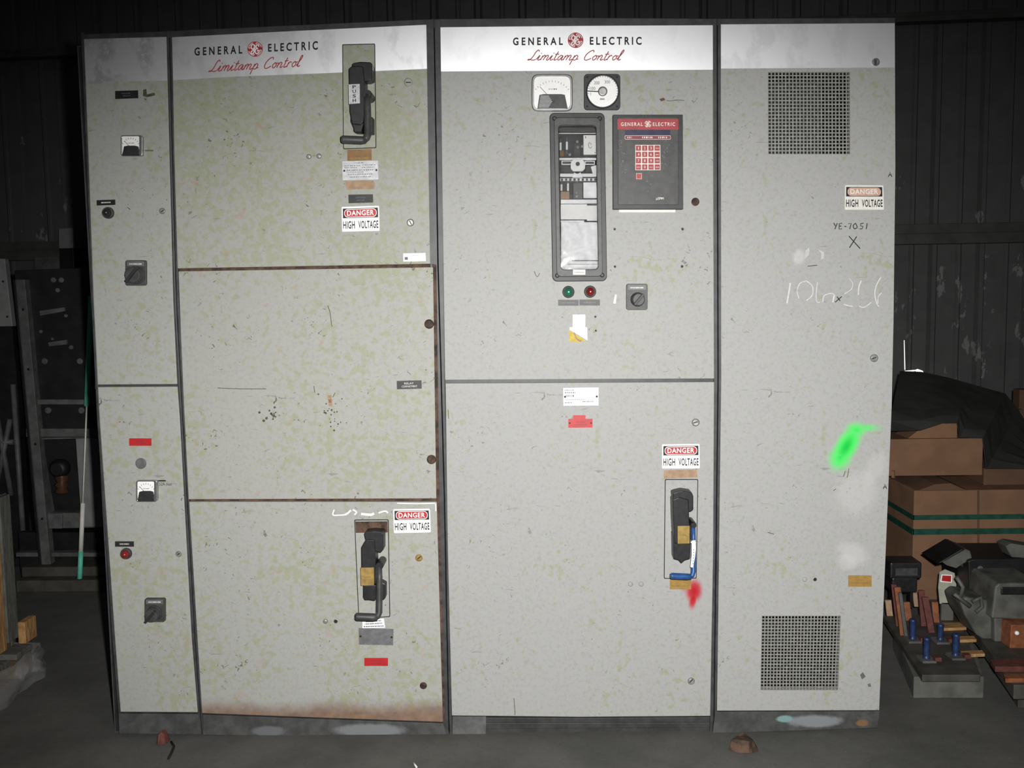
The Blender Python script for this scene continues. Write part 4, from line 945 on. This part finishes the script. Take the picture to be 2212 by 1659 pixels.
# wooden crate and film wrapped pallet, near left
yB, yF = .50, -.30
xr = P(30, 1200, yB).x; zt_ = P(22, 1067, yB).z; zc = P(41, 1392, yB).z
k = thing('wooden_crate', 'wooden crate with raw pine side batten and grey edge board, at the left edge', 'crate', (xr-.4, .1, zc))
b = MB(); b.box(xr-.8, xr-.02, yF, yB-.02, zc, zt_-.004, 'woodd'); b.build('side_board', k, .004)
b = MB(); b.box(xr-.02, xr, yB-.075, yB, zc+.03, zt_, 'greywood'); b.box(xr-.8, xr-.02, yB-.02, yB, zc, zt_, 'greywood'); b.build('grey_edge_board', k, .003)
b = MB(); b.box(xr-.02, xr+.012, yB-.20, yB-.11, zc+.02, zt_-.05, 'wood'); b.build('batten', k, .003)
b = MB(); p0 = P(44, 1340, yB+.03); b.box(p0.x, P(61, 1340, yB+.03).x, yB+.005, yB+.09, zc, p0.z, 'wood'); b.build('block', k, .003)
k2 = thing('pallet', 'film wrapped pallet carrying the wooden crate, bottom left corner', 'pallet', (xr-.4, .1, 0))
for i in range(5):
    b = MB(); b.box(xr-.95, xr+.04, yF+.02+.17*i, yF+.14+.17*i, zc-.025, zc-.003, 'greywood'); b.build('deck_board', k2, .003)
for yv in (yF+.02, yF+.36, yF+.74):
    b = MB(); b.box(xr-.95, xr+.03, yv, yv+.09, .02, zc-.025, 'woodd'); b.build('stringer', k2, .004)
for xx in (xr-.93, xr-.5, xr-.1):
    b = MB(); b.box(xx, xx+.1, yF+.02, yF+.83, 0, .02, 'woodd'); b.build('bottom_board', k2, .003)
b = MB(); ring0 = []; rnd = random.Random(2); t_ = 24; h_ = zc-.02
for i in range(t_):
    for j in range(7):
        w1, w2 = rnd.uniform(-.018, .018), rnd.uniform(-.012, .012); zj = .004+h_*j/6
        if i < 16: ring0.append((xr+.06+w1+.02*(1-j/6), yF+.86*i/15+w2, zj))
        else: ring0.append((xr+.06-.9*(i-15)/8, yB+.06+w1, zj))
b.add(ring0, [[i*7+j, (i+1)*7+j, (i+1)*7+j+1, i*7+j+1] for i in range(t_-1) for j in range(6)], 'film', True); o_ = b.build('stretch_film', k2, 0, 'crumpled clear film')
so = o_.modifiers.new('thickness', 'SOLIDIFY'); so.thickness = .002

# ------------------------------------------------------------------ right background
# strapped cardboard bale, bottom; boxes above; black sheet
Yb = 1.35
def cz(px, py, Y): return P(px, py, Y)
k = thing('cardboard_bale', 'cardboard carton with two green straps standing on the floor, behind right end', 'cardboard box', (P(2110, 1330, Yb).x, Yb+.4, 0))
a0 = P(1975, 1060, Yb); a1 = P(2290, 1060, Yb)
b = MB(); b.box(a0.x, a1.x, Yb, Yb+.8, 0, a0.z, 'card')
b.px([(1978, 1062), (2000, 1054), (2020, 1046), (2055, 1044), (2082, 1056), (2100, 1061)], Yb, Yb+.6, 'carddark'); b.build('carton', k, .006)
b = MB(); b.px([(2112, 1060), (2116, 1060), (2116, 1200), (2112, 1200)], Yb-.004, Yb, 'carddark'); b.build('flap_edge', k)
for (y0, y1) in ((1112, 1122), (1142, 1154)):
    z1 = P(2050, y0, Yb).z; z0 = P(2050, y1, Yb).z; b = MB()
    b.box(a0.x-.004, a1.x+.004, Yb-.006, Yb, z0, z1, 'strap'); b.box(a0.x-.006, a0.x, Yb-.006, Yb+.81, z0, z1, 'strap'); b.build('strap', k)
zt = a0.z
b = MB(); l0 = P(1914, 950, Yb+.12); l1 = P(2124, 950, Yb+.12)
zt2 = zt+.0
b.box(l0.x, l1.x, Yb+.12, Yb+.75, zt+.045, P(2000, 948, Yb+.12).z, 'card'); b.px([(1990, 925), (2012, 914), (2068, 912), (2068, 948), (1960, 948)], Yb+.14, Yb+.3, 'card')
b.px([(1926, 1016), (1934, 1016), (1934, 1034), (1926, 1034)], Yb+.116, Yb+.121, 'carddark'); b.px([(1926, 1018), (1932, 1018), (1932, 1032), (1926, 1032)], Yb+.115, Yb+.121, 'card')
tag(b.build('cardboard_box', None, .005), 'plain brown cardboard box with raised flap on the strapped carton', 'cardboard box')
b = MB(); r0_ = P(2126, 1012, Yb+.1); r1_ = P(2300, 1012, Yb+.1); b.box(r0_.x, r1_.x, Yb+.1, Yb+.7, zt, r0_.z, 'carddark'); tag(b.build('cardboard_box', None, .005), 'low brown cardboard box under black sheet at the right edge', 'cardboard box')
# black sheet draped over the stack
b = MB(); Ys = Yb+.08
top = [(1944, 801), (1990, 803), (2046, 815), (2090, 827), (2132, 839), (2172, 850), (2202, 888), (2245, 960)]
bot = [(1918, 930), (1988, 929), (2036, 913), (2068, 913), (2074, 944), (2123, 946), (2131, 1012), (2245, 1012)]
vs = []; nn = len(top); rows = 7; rnd = random.Random(5)
for j in range(rows):
    t = j/(rows-1)
    for i in range(nn):
        x, y = lerp2(top[i], bot[i], t); Yq = Ys+.55*(1-t)**1.5+rnd.uniform(-.008, .008)-.03*t
        vs.append(P(x, y, Yq))
b.add(vs, [[j*nn+i, j*nn+i+1, (j+1)*nn+i+1, (j+1)*nn+i] for j in range(rows-1) for i in range(nn-1)], 'tarp')
o_ = b.build('plastic_sheet', None); so = o_.modifiers.new('thickness', 'SOLIDIFY'); so.thickness = .004
tag(o_, 'large black sheet draped over the cardboard stack', 'sheet')
b = MB(); e0 = P(2203, 842, 2.4); b.box(e0.x, e0.x+.4, 2.4, 2.48, 0, e0.z, 'carddark'); tag(b.build('carton', None, .005), 'brown tall carton cut off by the right edge', 'cardboard box')
b = MB(); b.px([(2150, 870), (2176, 866), (2200, 884), (2200, 900), (2158, 888)], 2.2, 2.24, 'machine'); b.px([(2160, 900), (2196, 908), (2206, 930), (2180, 916)], 2.2, 2.24, 'machine'); e1 = P(2170, 1000, 2.22); b.box(e1.x, e1.x+.08, 2.2, 2.24, 0, P(2170, 885, 2.2).z, 'machine')
tag(b.build('scrap_bracket', None, .003), 'grey bent metal scrap behind the black sheet', 'scrap metal')

# breaker chassis on its skid
zs = .105
k = thing('breaker_chassis', 'dark breaker carriage with blue insulators and copper bars, on floor right of the cabinets', 'circuit breaker', G(2030, 1420, 0))
def slabz(b, pts, z, th, m): b.loop([G(x, y, z) for x, y in pts], (0, 0, -th), m)
b = MB(); slabz(b, [(1908, 1330), (1992, 1458), (2118, 1458), (2070, 1325)], zs, .025, 'skid'); b.build('base_board', k, .003)
b = MB(); slabz(b, [(1930, 1362), (1974, 1462), (2126, 1462), (2100, 1380)], zs-.025, zs-.027, 'slab'); b.build('support_block', k, .003)
for q in ([(2033, 1345), (2082, 1343), (2088, 1355), (2038, 1357)], [(2069, 1374), (2104, 1373), (2110, 1381), (2074, 1382)], [(2075, 1406), (2122, 1404), (2128, 1412), (2080, 1414)]):
    b = MB(); slabz(b, q, zs+.012, .012, 'wood'); b.build('slat', k, .002)
def post(px, py0, py1, m='insul', r=.0115):
    g = G(px, py1, zs); s = (g-CAM).length/FPX; h = (py1-py0)*s*1.02
    b = MB(); b.box(g.x-.024, g.x+.024, g.y-.03, g.y+.03, zs, zs+.008, 'rackgrey'); b.lathe((g.x, g.y, zs), [(r*1.15, .006), (r*1.15, .012), (r*.9, .014), (r, .02), (r*1.02, h*.5), (r, h-.012), (r*1.12, h-.01), (r*1.0, h)], m, 16, (0, 0, 1))
    ins = b.build('post_insulator', k)
    b = MB(); b.box(g.x+.018, g.x+.04, g.y-.035, g.y-.012, zs+.008, zs+.022, 'oxide'); b.build('clamp', ins)
for a in ((1971, 1341, 1384), (2001, 1381, 1426), (2031, 1351, 1386), (2064, 1374, 1420)): post(*a)
def bar(x0, y0, x1, y1, m, w=.012):   # upright blade seen from (x1,y1 foot) to (x0,y0 top)
    g = G(x1, y1, zs); t = P(x0, y0, g.y+.02)
    b = MB(); dd = (t-g).normalized(); sx = Vector((1, 0, 0))*w; sy = Vector((0, 1, 0))*.005
    b.add([g-sx-sy, g+sx-sy, g+sx+sy, g-sx+sy, t-sx-sy, t+sx-sy, t+sx+sy, t-sx+sy], [[0, 1, 2, 3], [4, 7, 6, 5], [0, 4, 5, 1], [1, 5, 6, 2], [2, 6, 7, 3], [3, 7, 4, 0]], m); b.build('contact_bar', k, .001)
for a in ((1938, 1268, 1951, 1372, 'copper'), (1944, 1280, 1957, 1376, 'rackgrey', .006), (1958, 1300, 1963, 1340, 'copper'), (1990, 1275, 1996, 1352, 'oxide'), (1998, 1290, 2012, 1366, 'oxide'), (2006, 1300, 2015, 1362, 'rackblack', .008), (2019, 1300, 2022, 1344, 'copper'), (1930, 1262, 1941, 1352, 'oxide', .01), (1918, 1296, 1922, 1330, 'tan', .012), (1977, 1280, 1981, 1310, 'tan', .012)): bar(*a)
g = G(1955, 1330, zs); t = P(1924, 1216, g.y+.06); t2 = P(1992, 1216, g.y+.06)
b = MB(); zb0 = P(1958, 1282, g.y+.06).z; zm = P(1958, 1250, g.y+.06).z
b.box(t.x, t2.x, g.y+.06, g.y+.17, zm, t.z, 'black'); b.box(t.x+.012, t2.x-.012, g.y+.07, g.y+.17, zb0, zm, 'black'); b.build('arc_chute', k, .006)
b = MB(); q0 = P(1934, 1227, g.y+.06); q1_ = P(1981, 1243, g.y+.06); b.box(q0.x, q1_.x, g.y+.055, g.y+.06, q1_.z, q0.z, 'dusty'); b.build('chute_window', k, .001)
for xx in (t.x+.02, t2.x-.03):
    b = MB(); b.box(xx, xx+.012, g.y+.1, g.y+.13, zs, zb0+.01, 'rackblack'); b.build('support_post', k)
# card leaning on the carriage
b = MB(); g = G(2046, 1340, zs); Yt = g.y; b.px([(2030, 1236), (2042, 1230), (2062, 1238), (2066, 1262), (2062, 1306), (2030, 1304), (2027, 1270)], Yt, Yt+.004, 'tag'); b.px([(2034, 1241), (2057, 1242), (2056, 1259), (2031, 1257)], Yt-.001, Yt+.001, 'white'); b.px([(2036, 1243), (2055, 1244), (2054, 1257), (2034, 1255)], Yt-.002, Yt+.001, 'red')
zz1 = P(2046, 1304, Yt).z; b.box(P(2034, 1304, Yt).x, P(2060, 1304, Yt).x, Yt, Yt+.012, zs, zz1+.003, 'machine'); tag(b.build('inspection_card', None), 'pale green card with a red panel standing on the breaker carriage', 'tag')
# second mechanism on the right
k = thing('breaker_mechanism', 'grey breaker operating mechanism with black cover and wooden blocks, right edge', 'circuit breaker', G(2160, 1430, 0))
b = MB(); slabz(b, [(2080, 1322), (2150, 1424), (2190, 1480), (2330, 1480), (2260, 1322)], zs+.02, .05, 'skid'); slabz(b, [(2092, 1330), (2200, 1486), (2330, 1486), (2260, 1330)], zs-.03, zs-.032, 'skid'); b.build('base_board', k, .004)
gm_ = G(2150, 1400, zs+.02); Ym = gm_.y+.05
b = MB(); b.px([(2074, 1300), (2086, 1290), (2104, 1292), (2134, 1296), (2148, 1320), (2150, 1400), (2110, 1372), (2084, 1330)], Ym+.05, Ym+.2, 'machine'); b.build('casting', k, .008)
b = MB(); b.px([(2150, 1268), (2158, 1260), (2250, 1260), (2250, 1340), (2142, 1336)], Ym, Ym+.22, 'machine'); b.px([(2162, 1268), (2250, 1268), (2250, 1286), (2162, 1286)], Ym-.004, Ym+.02, 'rackblack'); b.build('housing', k, .006)
b = MB(); b.px([(2148, 1336), (2182, 1336), (2180, 1430), (2150, 1425)], Ym+.02, Ym+.18, 'machine'); b.build('leg', k, .005)
b = MB(); b.px([(2184, 1350), (2250, 1350), (2250, 1440), (2180, 1440)], Ym-.05, Ym+.1, 'copper'); pp = P(2196, 1367, Ym-.05); b.lathe(pp, [(.008, -.002), (.008, .006), (.004, .008)], 'white', 12); b.build('wooden_block', k, .003)
b = MB(); slabz(b, [(2140, 1425), (2185, 1422), (2250, 1424), (2250, 1440), (2150, 1440)], zs+.04, .02, 'oxide'); slabz(b, [(2168, 1455), (2250, 1455), (2250, 1466), (2172, 1466)], zs+.035, .015, 'copper'); b.build('bus_bar', k, .002)
b = MB(); b.px([(2092, 1212), (2104, 1208), (2260, 1208), (2260, 1290), (2094, 1288)], Ym+.2, Ym+.45, 'rackblack')
for (x, y) in ((2117, 1228), (2115, 1272)): mb = P(x, y, Ym+.2); b.lathe(mb, [(.012, -.002), (.012, .006), (.008, .007)], 'rackgrey', 14)
zq = P(2150, 1288, Ym+.2).z; b.box(P(2110, 1288, Ym+.2).x, P(2250, 1288, Ym+.2).x, Ym+.24, Ym+.42, zs+.018, zq+.01, 'rackblack'); b.build('black_cover', k, .006)
b = MB(); b.px([(2035, 1214), (2080, 1184), (2096, 1190), (2100, 1206), (2066, 1228), (2046, 1222)], Ym+.22, Ym+.34, 'machine'); b.px([(2024, 1218), (2078, 1186), (2086, 1187), (2034, 1216)], Ym+.20, Ym+.36, 'rackblack')
b.px([(2080, 1204), (2110, 1210), (2110, 1230), (2080, 1226)], Ym+.25, Ym+.33, 'machine'); b.build('bracket', k, .003)
b = MB(); b.px([(2172, 1180), (2186, 1174), (2260, 1186), (2260, 1208), (2186, 1204)], Ym+.22, Ym+.3, 'machine'); b.build('bracket', k, .003)
for l in ([(2066, 1246), (2080, 1268), (2074, 1290)], [(2060, 1282), (2078, 1296), (2096, 1310)], [(2100, 1300), (2118, 1290), (2122, 1310), (2108, 1322)]):
    b = MB(); b.tube([P(x, y, Ym+.02) for x, y in l], .008, 'machine', 8); b.build('linkage', k)
